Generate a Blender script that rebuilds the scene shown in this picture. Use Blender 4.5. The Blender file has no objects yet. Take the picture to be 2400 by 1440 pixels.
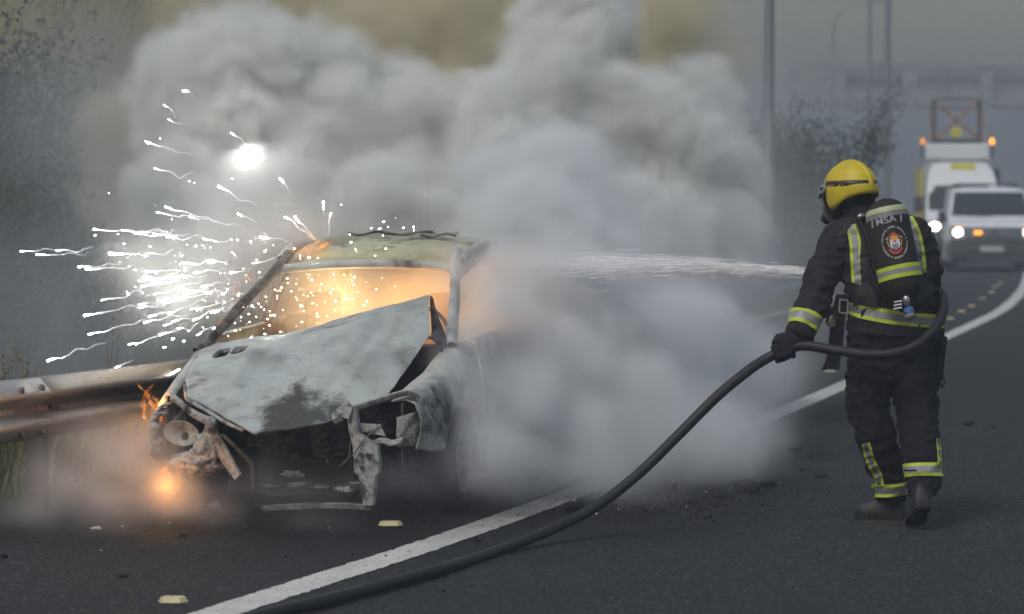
import bpy, bmesh, math, random
from mathutils import Vector, Matrix, noise
from mathutils.bvhtree import BVHTree
R = math.radians
sc = bpy.context.scene
C = sc.collection

# ------------------------------------------------------------------ camera, world, sun, exposure
CAM_H, PITCH, FPX = 1.6, math.atan(250 / 6667.0), 6667.0
cam_d = bpy.data.cameras.new('camera'); cam = bpy.data.objects.new('camera', cam_d); C.objects.link(cam)
cam.location = (0, 0, CAM_H); cam.rotation_euler = (math.pi / 2 - PITCH, 0, 0)
cam_d.lens = 100.0; cam_d.sensor_width = 36.0; cam_d.clip_end = 2000.0
cam_d.dof.use_dof = True; cam_d.dof.focus_distance = 14.2; cam_d.dof.aperture_fstop = 2.8
sc.camera = cam

world = bpy.data.worlds.new('World'); sc.world = world; world.use_nodes = True
wn = world.node_tree.nodes; wl = world.node_tree.links; wn.clear()
sky = wn.new('ShaderNodeTexSky'); sky.sky_type = 'NISHITA'; sky.sun_disc = False
SUN_EL, SUN_ROT = R(52), R(215)
sky.sun_elevation = SUN_EL; sky.sun_rotation = SUN_ROT; sky.air_density = 1.6; sky.dust_density = 4.0; sky.ozone_density = 1.0
hsv = wn.new('ShaderNodeHueSaturation'); hsv.inputs['Saturation'].default_value = 0.9
bg = wn.new('ShaderNodeBackground'); bg.inputs['Strength'].default_value = 0.102
wo = wn.new('ShaderNodeOutputWorld')
wl.new(sky.outputs[0], hsv.inputs['Color']); wl.new(hsv.outputs[0], bg.inputs['Color']); wl.new(bg.outputs[0], wo.inputs['Surface'])

sun_d = bpy.data.lights.new('sun', 'SUN'); sun_d.energy = 1.25; sun_d.angle = R(14); sun_d.color = (1.0, 0.985, 0.96)
sun = bpy.data.objects.new('sun', sun_d); C.objects.link(sun)
_sd = Vector((math.sin(SUN_ROT) * math.cos(SUN_EL), math.cos(SUN_ROT) * math.cos(SUN_EL), math.sin(SUN_EL)))
sun.rotation_euler = (-_sd).to_track_quat('-Z', 'Y').to_euler()

sc.view_settings.view_transform = 'Standard'; sc.view_settings.look = 'None'
sc.view_settings.exposure = -0.02; sc.view_settings.gamma = 1.0; sc.view_settings.use_curve_mapping = False
cy = sc.cycles
cy.use_denoising = True
try: cy.denoiser = 'OPENIMAGEDENOISE'
except Exception: pass
cy.max_bounces = 8; cy.diffuse_bounces = 3; cy.glossy_bounces = 3; cy.transmission_bounces = 4
cy.volume_bounces = 4; cy.transparent_max_bounces = 24
cy.volume_step_rate = 2.6; cy.volume_max_steps = 160
cy.use_adaptive_sampling = True; cy.adaptive_threshold = 0.06
cy.sample_clamp_indirect = 3.0
cy.caustics_reflective = False; cy.caustics_refractive = False

# ------------------------------------------------------------------ measuring helpers (photo pixel + distance -> place)
_f = Vector((0, math.cos(PITCH), -math.sin(PITCH))); _u = Vector((0, math.sin(PITCH), math.cos(PITCH)))
def ray(px, py): return _f * FPX + Vector((1, 0, 0)) * (px - 1200) + _u * (720 - py)
def P(px, py, Y):
    d = ray(px, py); return Vector((0, 0, CAM_H)) + d * (Y / d.y)
def G(px, py, z=0.0):
    d = ray(px, py); return Vector((0, 0, CAM_H)) + d * ((z - CAM_H) / d.z)

# ------------------------------------------------------------------ object helpers
def tag(o, label=None, cat=None, group=None, kind=None):
    if label: o['label'] = label
    if cat: o['category'] = cat
    if group: o['group'] = group
    if kind: o['kind'] = kind
    return o
def empty(name, loc=(0, 0, 0), rz=0.0):
    o = bpy.data.objects.new(name, None); C.objects.link(o); o.location = loc; o.rotation_euler = (0, 0, rz); return o
def mobj(name, me, mat=None, parent=None, smooth=False):
    if mat is not None:
        for m in (mat if isinstance(mat, (list, tuple)) else [mat]): me.materials.append(m)
    if smooth:
        for p in me.polygons: p.use_smooth = True
    o = bpy.data.objects.new(name, me); C.objects.link(o)
    if parent is not None: o.parent = parent
    return o
class MB:
    """collects geometry for ONE mesh object"""
    def __init__(s): s.v = []; s.f = []; s.mi = []
    def add(s, vs, fs, mi=0):
        n = len(s.v); s.v += [tuple(v) for v in vs]
        for f in fs: s.f.append([i + n for i in f]); s.mi.append(mi)
        return s
    def box(s, c, d, rot=None, mi=0, taper=1.0):
        c = Vector(c); hx, hy, hz = d[0] / 2, d[1] / 2, d[2] / 2; vs = []
        for z in (-1, 1):
            t = taper if z > 0 else 1.0
            for x, y in ((-1, -1), (1, -1), (1, 1), (-1, 1)):
                v = Vector((x * hx * t, y * hy * t, z * hz))
                if rot is not None: v = rot @ v
                vs.append(c + v)
        return s.add(vs, [(0, 3, 2, 1), (4, 5, 6, 7), (0, 1, 5, 4), (1, 2, 6, 5), (2, 3, 7, 6), (3, 0, 4, 7)], mi)
    def bar(s, a, b, w, h, up=(0, 0, 1), mi=0):
        a = Vector(a); b = Vector(b); d = (b - a); L = d.length; d.normalize(); up = Vector(up)
        x = d.cross(up)
        if x.length < 1e-4: x = d.cross(Vector((1, 0, 0)))
        x.normalize(); z = x.cross(d)
        rot = Matrix((x, d, z)).transposed()
        return s.box((a + b) / 2, (w, L, h), rot, mi)
    def tube(s, pts, rad, n=8, cap=True, mi=0, squash=None):
        pts = [Vector(p) for p in pts]; m = len(pts)
        rs = rad if isinstance(rad, (list, tuple)) else [rad] * m
        vs = []; prev = None
        for i, p in enumerate(pts):
            t = (pts[min(i + 1, m - 1)] - pts[max(i - 1, 0)])
            if t.length < 1e-9: t = Vector((0, 0, 1))
            t.normalize()
            if prev is None:
                ref = Vector((0, 0, 1)) if abs(t.z) < .9 else Vector((1, 0, 0)); x = t.cross(ref).normalized()
            else:
                x = prev - t * prev.dot(t); x = x.normalized() if x.length > 1e-6 else t.orthogonal().normalized()
            prev = x; y = t.cross(x)
            for k in range(n):
                a = 2 * math.pi * k / n; sq = squash or 1.0
                vs.append(p + (x * math.cos(a) + y * math.sin(a) * sq) * rs[i])
        fs = []
        for i in range(m - 1):
            for k in range(n):
                a = i * n + k; b = i * n + (k + 1) % n; fs.append((a, b, b + n, a + n))
        if cap: fs.append(tuple(range(n))[::-1]); fs.append(tuple(range((m - 1) * n, m * n)))
        return s.add(vs, fs, mi)
    def grid(s, rows, mi=0, close=False):
        n = len(rows[0]); vs = [v for r in rows for v in r]; fs = []
        for i in range(len(rows) - 1):
            for k in range(n if close else n - 1):
                a = i * n + k; b = i * n + (k + 1) % n; fs.append((a, b, b + n, a + n))
        return s.add(vs, fs, mi)
    def mesh(s, name):
        me = bpy.data.meshes.new(name); me.from_pydata(s.v, [], s.f)
        if any(s.mi): me.polygons.foreach_set('material_index', s.mi)
        me.update(); return me
    def build(s, name, mat=None, parent=None, smooth=False, bevel=0, solid=0, sub=0, recalc=True):
        me = s.mesh(name)
        if recalc:
            bm = bmesh.new(); bm.from_mesh(me); bmesh.ops.recalc_face_normals(bm, faces=bm.faces); bm.to_mesh(me); bm.free()
        o = mobj(name, me, mat, parent, smooth)
        if solid:
            m = o.modifiers.new('thick', 'SOLIDIFY'); m.thickness = solid; m.offset = 0
        if bevel:
            m = o.modifiers.new('bevel', 'BEVEL'); m.width = bevel; m.segments = 2; m.limit_method = 'ANGLE'
        if sub:
            m = o.modifiers.new('sub', 'SUBSURF'); m.levels = sub; m.render_levels = sub
        return o
def spline(pts, n=8):
    """Catmull-Rom through the points"""
    pts = [Vector(p) for p in pts]; out = []
    q = [pts[0] * 2 - pts[1]] + pts + [pts[-1] * 2 - pts[-2]]
    for i in range(1, len(q) - 2):
        a, b, c, d = q[i - 1:i + 3]
        for k in range(n):
            t = k / n
            out.append(.5 * ((2 * b) + (c - a) * t + (2 * a - 5 * b + 4 * c - d) * t * t + (3 * b - a - 3 * c + d) * t ** 3))
    out.append(pts[-1]); return out
def interp(xs, ys, x):
    if x <= xs[0]: return ys[0]
    for i in range(len(xs) - 1):
        if x <= xs[i + 1]:
            t = (x - xs[i]) / (xs[i + 1] - xs[i]); return ys[i] + (ys[i + 1] - ys[i]) * t
    return ys[-1]

# ------------------------------------------------------------------ materials
class NT:
    def __init__(s, name):
        s.m = bpy.data.materials.new(name); s.m.use_nodes = True; s.t = s.m.node_tree; s.t.nodes.clear()
        s.out = s.t.nodes.new('ShaderNodeOutputMaterial')
    def n(s, typ, props=None, **ins):
        nd = s.t.nodes.new(typ)
        for k, v in (props or {}).items(): setattr(nd, k, v)
        for k, v in ins.items():
            k2 = k.replace('_', ' ')
            sock = nd.inputs[int(k[1:])] if (k[0] == 'i' and k[1:].isdigit()) else (nd.inputs[k2] if k2 in nd.inputs else nd.inputs[k])
            if isinstance(v, bpy.types.NodeSocket): s.t.links.new(v, sock)
            else: sock.default_value = v
        return nd
    def link(s, a, b): s.t.links.new(a, b)
    def coord(s, kind='Object'): return s.n('ShaderNodeTexCoord').outputs[kind]
    def noise(s, vec, scale, detail=4, rough=.55, dist=0.0):
        return s.n('ShaderNodeTexNoise', Vector=vec, Scale=scale, Detail=detail, Roughness=rough, Distortion=dist).outputs['Fac']
    def ramp(s, fac, stops):
        r = s.n('ShaderNodeValToRGB', Fac=fac); e = r.color_ramp.elements
        while len(e) < len(stops): e.new(.5)
        for i, (p, c) in enumerate(stops):
            e[i].position = p; e[i].color = (c if len(c) == 4 else (*c, 1)) if isinstance(c, (tuple, list)) else (c, c, c, 1)
        return r.outputs['Color']
    def mix(s, fac, a, b, mode='MIX'):
        nd = s.t.nodes.new('ShaderNodeMix'); nd.data_type = 'RGBA'; nd.blend_type = mode
        for sock, v in ((nd.inputs[0], fac), (nd.inputs[6], a), (nd.inputs[7], b)):
            if isinstance(v, bpy.types.NodeSocket): s.t.links.new(v, sock)
            elif isinstance(v, (int, float)): sock.default_value = v
            else: sock.default_value = (*v, 1) if len(v) == 3 else v
        return nd.outputs[2]
    def math(s, op, a, b=0.0, clamp=False):
        nd = s.n('ShaderNodeMath', {'operation': op, 'use_clamp': clamp}, i0=a, i1=b); return nd.outputs[0]
    def bump(s, h, strength=.3, dist=.01):
        return s.n('ShaderNodeBump', Height=h, Strength=strength, Distance=dist).outputs['Normal']
    def princ(s, color, rough=.6, metal=0.0, normal=None, spec=.5, **kw):
        b = s.t.nodes.new('ShaderNodeBsdfPrincipled')
        def st(name, v):
            if v is None: return
            if isinstance(v, bpy.types.NodeSocket): s.t.links.new(v, b.inputs[name])
            else: b.inputs[name].default_value = (*v, 1) if isinstance(v, (tuple, list)) and len(v) == 3 else v
        st('Base Color', color); st('Roughness', rough); st('Metallic', metal); st('Normal', normal); st('Specular IOR Level', spec)
        for k, v in kw.items(): st(k.replace('_', ' '), v)
        s.link(b.outputs[0], s.out.inputs['Surface']); return s.m

def plain(name, col, rough=.6, metal=0.0, var=.15, scale=8.0, bump=0.0, bscale=60.0, spec=.5):
    t = NT(name); co = t.coord()
    n = t.noise(co, scale, 5, .6)
    c = t.mix(n, tuple(max(0, x * (1 - var)) for x in col), tuple(min(1, x * (1 + var)) for x in col))
    nm = t.bump(t.noise(co, bscale, 4), bump, .005) if bump else None
    return t.princ(c, rough, metal, nm, spec)
def glow(name, col, strength):
    t = NT(name); e = t.n('ShaderNodeEmission', Color=(*col, 1), Strength=strength); t.link(e.outputs[0], t.out.inputs['Surface']); return t.m

def asphalt():
    t = NT('asphalt'); co = t.coord('Object')
    fine = t.noise(co, 75, 4, .8); mid = t.noise(co, 34, 4, .6); big = t.noise(co, .55, 5, .6)
    v = t.n('ShaderNodeTexVoronoi', Vector=co, Scale=70.0).outputs['Color']
    sv = t.n('ShaderNodeSeparateColor', Color=v).outputs[0]
    base = t.ramp(fine, [(.36, (.0055, .0063, .007)), (.5, (.0195, .0222, .024)), (.64, (.082, .088, .091))])
    stone = t.ramp(sv, [(.90, (0, 0, 0)), (.97, (.10, .10, .095))])
    c = t.mix(1.0, base, stone, 'ADD')
    c = t.mix(t.ramp(big, [(.35, 0.0), (.65, 0.45)]), c, (.018, .0205, .022))
    c = t.mix(t.ramp(mid, [(.4, 0.0), (.75, .3)]), c, (.034, .035, .035))
    # soot spread over the tarmac round the wreck
    d = t.n('ShaderNodeVectorMath', {'operation': 'DISTANCE'}, i0=co, i1=(-.9, 15.0, 0)).outputs['Value']
    soot = t.math('ADD', d, t.math('MULTIPLY', t.noise(co, 1.3, 6, .65), 2.2))
    c = t.mix(t.ramp(t.math('MULTIPLY', soot, .2), [(.45, .72), (.80, 0.0)]), c, (.006, .006, .006))
    h = t.math('ADD', fine, t.math('MULTIPLY', mid, .5))
    return t.princ(c, t.ramp(mid, [(.3, .75), (.7, .95)]), 0, t.bump(h, .6, .012), .16)

def paint_line():
    t = NT('line_paint'); co = t.coord()
    f = t.noise(co, 120, 3, .7); b = t.noise(co, 5, 6, .65); g = t.noise(co, 38, 5, .7)
    c = t.ramp(b, [(.3, (.50, .51, .49)), (.7, (.68, .69, .66))])
    c = t.mix(t.ramp(t.noise(co, 70, 4, .8), [(.36, .75), (.52, 0.0)]), c, (.14, .14, .13))
    c = t.mix(t.ramp(g, [(.30, .85), (.40, 0.0)]), c, (.07, .07, .07))
    d = t.n('ShaderNodeVectorMath', {'operation': 'DISTANCE'}, i0=co, i1=(-.3, 14.4, 0)).outputs['Value']
    soot = t.math('ADD', d, t.math('MULTIPLY', t.noise(co, 3.5, 6, .7), 2.0))
    c = t.mix(t.ramp(t.math('MULTIPLY', soot, .25), [(.35, .55), (.66, 0.0)]), c, (.07, .065, .055))
    return t.princ(c, .7, 0, t.bump(f, .4, .006), .3)

def soil():
    t = NT('verge_soil'); co = t.coord()
    n = t.noise(co, 3, 6, .65); f = t.noise(co, 40, 4, .7)
    c = t.ramp(n, [(.3, (.022, .024, .012)), (.55, (.04, .046, .02)), (.75, (.065, .06, .034))])
    c = t.mix(t.ramp(f, [(.35, .6), (.6, 0.0)]), c, (.018, .018, .01))
    return t.princ(c, .95, 0, t.bump(f, .6, .03), .1)
M = {}
M['asphalt'] = asphalt(); M['line'] = paint_line(); M['soil'] = soil()

# ------------------------------------------------------------------ setting: ground, road, markings
# centre of the painted edge line on the ground (near -> far, bending to the left)
LINE = [(-4.60, 1.0), (-2.60, 6.6), (-1.13, 11.0), (-.16, 13.85), (1.24, 18.6), (2.93, 24.8), (4.86, 32.4), (7.6, 43.5), (10.75, 59.3), (13.6, 76), (17.0, 100), (21.0, 135), (25.5, 185), (29, 240), (31, 300), (32, 395)]
line_c = spline([Vector((x, y, 0)) for x, y in LINE], 10)
def offset_path(path, off):
    out = []
    for i, p in enumerate(path):
        t = (path[min(i + 1, len(path) - 1)] - path[max(i - 1, 0)]).normalized()
        nrm = Vector((-t.y, t.x, 0))           # to the left of the direction of travel away
        out.append(p + nrm * off)
    return out
def strip(path, o0, o1, z, n=1):
    rows = []
    for k in range(n + 1):
        o = o0 + (o1 - o0) * k / n; rows.append([p + Vector((0, 0, z)) for p in offset_path(path, o)])
    return rows
def bank_h(p):
    """ground height left of the rail: level by the rail, then an overgrown bank"""
    return 0.0
ground = MB()
rows = []
for o, z in ((260, 2.2), (60, 2.2), (30, 2.1), (18, 2.0), (11, 1.5), (8, .85), (6, .35), (5, .10), (4.2, .02), (3.4, -.02), (1, -.03)):
    rows.append([Vector((max(-255, min(255, p.x)), max(-14, min(405, p.y)), z)) for p in offset_path(line_c, o)])
ground.grid(rows)
rows = []
for o, z in ((.99, -.031), (-20, -.031), (-21, -.03), (-40, -.03), (-120, -.03), (-280, -.03)):
    rows.append([Vector((max(-255, min(255, p.x)), max(-14, min(405, p.y)), z)) for p in offset_path(line_c, o)])
ground.grid(rows)
tag(ground.build('ground', M['soil']), 'overgrown earth verge and bank beside the road', 'ground', kind='structure')
road = MB(); road.grid(strip(line_c, 2.62, -14.0, 0.0, 12))
tag(road.build('road', M['asphalt']), 'dark grey asphalt carriageway and hard shoulder', 'road', kind='structure')
el = MB()
_ln = [p for p in line_c]; _fine = []
for a, b in zip(_ln[:-1], _ln[1:]):
    n_ = max(1, int((b - a).length / (.03 if a.y < 30 else .5)))
    _fine += [a + (b - a) * (k / n_) for k in range(n_)]
_fine.append(_ln[-1]); _el, _er = offset_path(_fine, .095), offset_path(_fine, -.095); _jr = random.Random(31)
el.grid([[p + Vector((_jr.gauss(0, .004), _jr.gauss(0, .004), .004)) for p in _el], [p + Vector((0, 0, .004)) for p in _fine], [p + Vector((_jr.gauss(0, .004), _jr.gauss(0, .004), .004)) for p in _er]])
tag(el.build('edge_line', M['line']), 'worn white painted edge line running beside the shoulder', 'road marking', kind='structure')

# ------------------------------------------------------------------ crash barrier
def rail_steel():
    t = NT('rail_steel'); pos = t.n('ShaderNodeNewGeometry').outputs['Position']
    n1 = t.noise(pos, 3.2, 6, .65); n2 = t.noise(pos, 26, 5, .7)
    sx = t.n('ShaderNodeMapping', Vector=pos); sx.inputs['Scale'].default_value = (2.2, 2.2, 26)
    streak = t.noise(sx.outputs[0], 2.4, 5, .65)
    c = t.ramp(n1, [(.3, (.24, .26, .28)), (.7, (.36, .38, .40))])
    c = t.mix(t.ramp(n2, [(.5, 0.0), (.8, .35)]), c, (.14, .13, .12))
    # heat staining: straw, then rust brown, then black soot where the fire touches the beam
    d = t.n('ShaderNodeVectorMath', {'operation': 'DISTANCE'}, i0=pos, i1=(-1.75, 15.9, .48)).outputs['Value']
    d = t.math('ADD', d, t.math('MULTIPLY', t.math('SUBTRACT', n1, .5), .5))
    d = t.math('ADD', d, t.math('MULTIPLY', t.math('SUBTRACT', streak, .5), .9))
    straw = t.ramp(t.math('MULTIPLY', d, .33), [(.30, .85), (.72, 0.0)])
    c = t.mix(straw, c, (.20, .155, .095))
    z = t.n('ShaderNodeSeparateXYZ', Vector=pos).outputs['Z']
    zz = t.math('ADD', z, t.math('MULTIPLY', t.math('SUBTRACT', streak, .5), .06))
    low = t.ramp(zz, [(.36, 0.8), (.42, 0.25), (.47, .25), (.53, 1.0), (.585, 1.0), (.62, 0.0)])
    rust = t.math('MULTIPLY', t.ramp(t.math('MULTIPLY', d, .36), [(.30, 1.0), (.85, 0.0)]), low)
    c = t.mix(rust, c, (.065, .034, .02))
    soot = t.math('MULTIPLY', t.ramp(t.math('MULTIPLY', d, .5), [(.22, 1.0), (.62, 0.0)]), t.ramp(zz, [(.56, 1.0), (.68, .12)]))
    c = t.mix(soot, c, (.02, .015, .012))
    return t.princ(c, t.ramp(n2, [(.3, .38), (.7, .6)]), .55, t.bump(n2, .12, .006), .5)
M['rail'] = rail_steel()
M['bolt'] = plain('bolt_steel', (.09, .085, .08), .5, .6, .3, 40)
M['galv'] = plain('galvanised_steel', (.045, .042, .038), .8, .2, .4, 6)
M['concrete'] = plain('kerb_concrete', (.16, .16, .145), .9, 0, .35, 3, .4, 40)

rail_path = offset_path(line_c, 2.30)
def walk(path, step, start=0.0, dense=.5):
    """points every `dense` m along a path"""
    out = []; acc = 0.0; nxt = start
    for a, b in zip(path[:-1], path[1:]):
        L = (b - a).length
        while nxt <= acc + L:
            out.append(a + (b - a) * ((nxt - acc) / L)); nxt += step
        acc += L
    return out
rp = walk(rail_path, .5)
# beam profile: (depth towards the road, height above its lower edge)
PROF = [(.0, .0), (.022, .004), (.040, .022), (.078, .060), (.083, .078), (.078, .098), (.020, .132), (.004, .155), (.020, .178), (.078, .212), (.083, .232), (.078, .250), (.040, .288), (.022, .306), (.0, .310)]
guard = empty('crash_barrier', (rp[28].x, rp[28].y, 0)); gp = guard.location
tag(guard, 'galvanised steel crash barrier behind the burning car, scorched brown beside it', 'crash barrier')
n0 = next(i for i, p in enumerate(rp) if p.y > 8.2)
# choose the joint so that one falls just at the left edge of the picture
jx = min(range(len(rp)), key=lambda i: (rp[i] - Vector((-2.55, 14.05, 0))).length)
while n0 % 8 != jx % 8: n0 += 1
k = n0
while k + 8 < len(rp) and rp[k].y < 150:
    seg = rp[k:k + 9]; rows = []
    ext = seg[-1] + (seg[-1] - seg[-2]).normalized() * .32      # laps over the next beam
    seg = seg + [ext]
    for i, p in enumerate(seg):
        tdir = (seg[min(i + 1, len(seg) - 1)] - seg[max(i - 1, 0)]).normalized(); nr = Vector((tdir.y, -tdir.x, 0))
        sag = .008 * math.sin(k * 1.3 + i * .5)
        dd = .0 if i >= len(seg) - 2 else -.004
        rows.append([p - gp + nr * (d + dd) + Vector((0, 0, .392 + h + sag)) for d, h in PROF])
    b = MB(); b.grid(rows); b.build('beam', M['rail'], guard, smooth=True, solid=.004)
    if rp[k].y < 40:
        tdir = (rp[k + 1] - rp[k]).normalized(); nr = Vector((tdir.y, -tdir.x, 0))
        for off in (.03, .25) if rp[k].y < 30 else (.1,):
            for h, d in ((.045, .060), (.265, .065)):
                c = rp[k] - gp + tdir * off + nr * (d + .012) + Vector((0, 0, .392 + h))
                bo = MB(); bo.tube([c - nr * .012, c + nr * .006, c + nr * .010], [.019, .017, .008], 8)
                bo.build('bolt', M['bolt'], guard)
    k += 8
for i in range(n0 + 1, len(rp) - 1, 8):
    p = rp[i]
    if p.y > 110: break
    tdir = (rp[i + 1] - rp[i]).normalized(); nr = Vector((tdir.y, -tdir.x, 0))
    q = p - gp - nr * .10
    po = MB()
    rot = Matrix((tdir, -nr, Vector((0, 0, 1)))).transposed()
    po.box(q + Vector((0, 0, .30)), (.006, .10, .70), rot); po.box(q + tdir * .028 + nr * .05 + Vector((0, 0, .30)), (.056, .006, .70), rot); po.box(q + tdir * .028 - nr * .05 + Vector((0, 0, .30)), (.056, .006, .70), rot)
    po.build('post', M['galv'], guard)
    sp = MB(); sp.box(q + nr * .085 + Vector((0, 0, .545)), (.10, .07, .18), rot); sp.build('spacer', M['galv'], guard)
# low concrete gutter edge under the barrier
ke = MB()
rows = [[p + Vector((0, 0, z)) for p in offset_path(line_c, o) if p.y > 19] for o, z in ((2.622, -.05), (2.622, .07), (2.66, .085), (2.84, .085), (2.88, .05), (2.88, -.06))]
ke.grid(rows); tag(ke.build('kerb', M['concrete']), 'low pale concrete kerb under the crash barrier', 'kerb', kind='structure')

# ------------------------------------------------------------------ lamp posts and sign gantry in the haze
M['pole'] = plain('lamp_post_paint', (.20, .22, .24), .6, .3, .12, 3)
M['lens'] = plain('lamp_lens', (.5, .5, .48), .3)
def lamp_post(px, dist, wpx, label, arm=None):
    b = G(px, 470 + 1.6 * FPX / dist); b = Vector(((px - 1200) / FPX * dist, dist, 0))
    o = empty('lamp_post', b); r0 = wpx * dist / FPX / 2
    tag(o, label, 'lamp post', 'tall lamp posts along the verge')
    H = 11.0; pts = [Vector((0, 0, z)) for z in (0, 2, 4, 6, 8, 10, H)]
    arc = [Vector((math.sin(a) * 0, 0, 0)) for a in ()]
    ax = Vector((.93, -.36, 0)).normalized()
    for k in range(1, 9):
        a = k / 8 * math.pi / 2; pts.append(Vector((0, 0, H)) + ax * (1.45 * (1 - math.cos(a))) + Vector((0, 0, 1.45 * math.sin(a))))
    pts.append(pts[-1] + ax * .9)
    rr = [r0 * (1.0 - .5 * min(1, i / 8)) for i in range(len(pts))]
    m = MB(); m.tube(pts, rr, 12); m.build('pole', M['pole'], o, smooth=True)
    pl = MB(); pl.tube([(0, 0, 0), (0, 0, .5), (0, 0, .55)], [r0 * 1.55, r0 * 1.5, r0 * 1.05], 12); pl.build('base', M['pole'], o)
    hd = MB(); e = pts[-1]; hd.tube([e - ax * .1, e + ax * .1, e + ax * .45, e + ax * .7], [.06, .14, .13, .05], 10, squash=.5); h = hd.build('lamp_head', M['pole'], o, smooth=True)
    ln = MB(); ln.tube([e + ax * .12 - Vector((0, 0, .06)), e + ax * .5 - Vector((0, 0, .06))], [.1, .09], 10, squash=.3); ln.build('lamp_lens', M['lens'], o)
    return o
lamp_post(1801, 43, 27, 'thick grey lamp post standing nearest, rising out of the smoke')
lamp_post(2078, 80, 19, 'slim grey lamp post whose foot is right behind the yellow helmet')
lamp_post(2036, 112, 13, 'hazy lamp post just left of the slim dark one, behind the helmet')
lamp_post(1950, 158, 8, 'faint farthest lamp post whose curved arm shows at the top')

M['gantry'] = plain('gantry_steel', (.30, .32, .34), .6, .4, .1, 2)
M['signback'] = plain('sign_back', (.34, .36, .38), .6, .3, .1, 1)
gd = 113.0; s_ = FPX / gd
gx0 = (1862 - 1200) / s_; gx1 = gx0 + 19.5
gan = empty('sign_gantry', (gx0, gd, 0)); tag(gan, 'faint steel sign gantry spanning the road in the haze', 'gantry')
zb, zt = 1.6 + (470 - 242) / s_, 1.6 + (470 - 156) / s_
for xx in (0, gx1 - gx0):
    m = MB(); m.box((xx, 0, zt / 2), (.32, .32, zt)); m.box((xx, .9, zt / 2), (.28, .28, zt)); m.build('upright', M['gantry'], gan)
for zz in (zb, zt):
    for yy in (0, .9):
        m = MB(); m.bar((0, yy, zz), (gx1 - gx0, yy, zz), .16, .18); m.build('chord', M['gantry'], gan)
nb = 10
for i in range(nb + 1):
    x = (gx1 - gx0) * i / nb
    m = MB(); m.bar((x, 0, zb), (x, 0, zt), .09, .09, (0, 1, 0)); m.build('vertical_brace', M['gantry'], gan)
    if i < nb:
        m = MB(); m.bar((x, .9, zb), (x + (gx1 - gx0) / nb, .9, zt), .07, .07, (0, 1, 0)); m.build('diagonal_brace', M['gantry'], gan)
for (a, b_) in ((1980, 2118), (2150, 2300), (2330, 2440)):
    m = MB(); x0 = (a - 1862) / s_; x1 = (b_ - 1862) / s_
    m.box(((x0 + x1) / 2, .45, (zb + zt) / 2 - .1), (x1 - x0, .08, zt - zb + .3)); m.build('sign_panel', M['signback'], gan, bevel=.03)

# ------------------------------------------------------------------ vegetation
def leaf_mat(name, a, b):
    t = NT(name); oi = t.n('ShaderNodeNewGeometry').outputs['Random Per Island']
    c = t.ramp(oi, [(.0, a), (1.0, b)])
    b_ = t.princ(c, .6, 0, None, .3); return b_
M['leaf_dark'] = leaf_mat('dark_leaves', (.018, .028, .016), (.05, .065, .028))
M['leaf_green'] = leaf_mat('green_leaves', (.022, .045, .014), (.075, .10, .028))
M['grass'] = leaf_mat('verge_grass', (.03, .045, .012), (.13, .125, .045))
M['twig'] = plain('twig_bark', (.045, .04, .034), .9, 0, .3, 20)
M['dry'] = plain('dry_stalk', (.15, .115, .06), .8, 0, .3, 30)
def branchy(m, base, d, L, r, depth, rnd, tips, spread=.55):
    n = 5; pts = [Vector(base)]; dd = Vector(d).normalized()
    for i in range(n):
        dd = (dd + Vector((rnd.uniform(-1, 1), rnd.uniform(-1, 1), rnd.uniform(-.4, .7))) * .16).normalized(); pts.append(pts[-1] + dd * L / n)
    m.tube(pts, [r * (1 - .6 * i / n) for i in range(n + 1)], 6, cap=True)
    tips += pts[2:]
    if depth > 0:
        for q in range(rnd.randint(3, 4)):
            i = rnd.randint(2, n); nd = (dd + Vector((rnd.uniform(-1, 1), rnd.uniform(-1, 1), rnd.uniform(-.2, .9))) * spread).normalized()
            branchy(m, pts[i], nd, L * rnd.uniform(.5, .72), r * .5, depth - 1, rnd, tips, spread)
def leaves(pts, n, size, spread, rnd, squash=1.0):
    m = MB()
    for _ in range(n):
        c = rnd.choice(pts) + Vector((rnd.gauss(0, spread), rnd.gauss(0, spread), rnd.gauss(0, spread * squash)))
        a = Vector((rnd.gauss(0, 1), rnd.gauss(0, 1), rnd.gauss(0, 1))).normalized(); b = a.orthogonal().normalized()
        b = (b * math.cos(_) + a.cross(b) * math.sin(_)); s1 = size * rnd.uniform(.6, 1.4); w = s1 * .32
        t_ = a.cross(b)
        m.add([c - a * s1 * .5, c + t_ * w + b * s1 * .08, c + a * s1 * .5, c - t_ * w + b * s1 * .08], [(0, 1, 2, 3)])
    return m
def shrub(loc, h, label, seed, mat, nleaf, leaf=.06, stems=4, group='shrubs on the verge', name='shrub', spread=.6, lsp=.12, low=0):
    rnd = random.Random(seed); o = empty(name, loc); tag(o, label, 'tree' if name.endswith('tree') else 'shrub', group)
    tips = []; m = MB()
    for k in range(stems):
        a = 2 * math.pi * k / stems + rnd.random()
        branchy(m, (.05 * math.cos(a), .05 * math.sin(a), 0), (math.cos(a) * .35, math.sin(a) * .35, 1), h * .62, .02 * h, 2, rnd, tips, spread)
    m.build('stem' if name == 'shrub' else 'trunk', M['twig'], o, smooth=True)
    if low: tips = tips + [Vector((rnd.uniform(-low, low), rnd.uniform(-low, low), rnd.uniform(0, h * .5))) for _ in range(len(tips))]
    leaves(tips, nleaf, leaf, lsp, rnd).build('foliage' if name == 'shrub' else 'crown', mat, o, recalc=False)
    return o
shrub((4.55, 46, 0), 2.7, 'tall dark shrub beyond the barrier, left of the firefighter\'s helmet', 11, M['leaf_dark'], 30000, .05, 9, lsp=.17, low=.6)
shrub((4.0, 43.5, 0), 1.15, 'low green bush under the thick lamp post, above the water jet', 12, M['leaf_green'], 6000, .05, 5, lsp=.18, low=.45)
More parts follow.
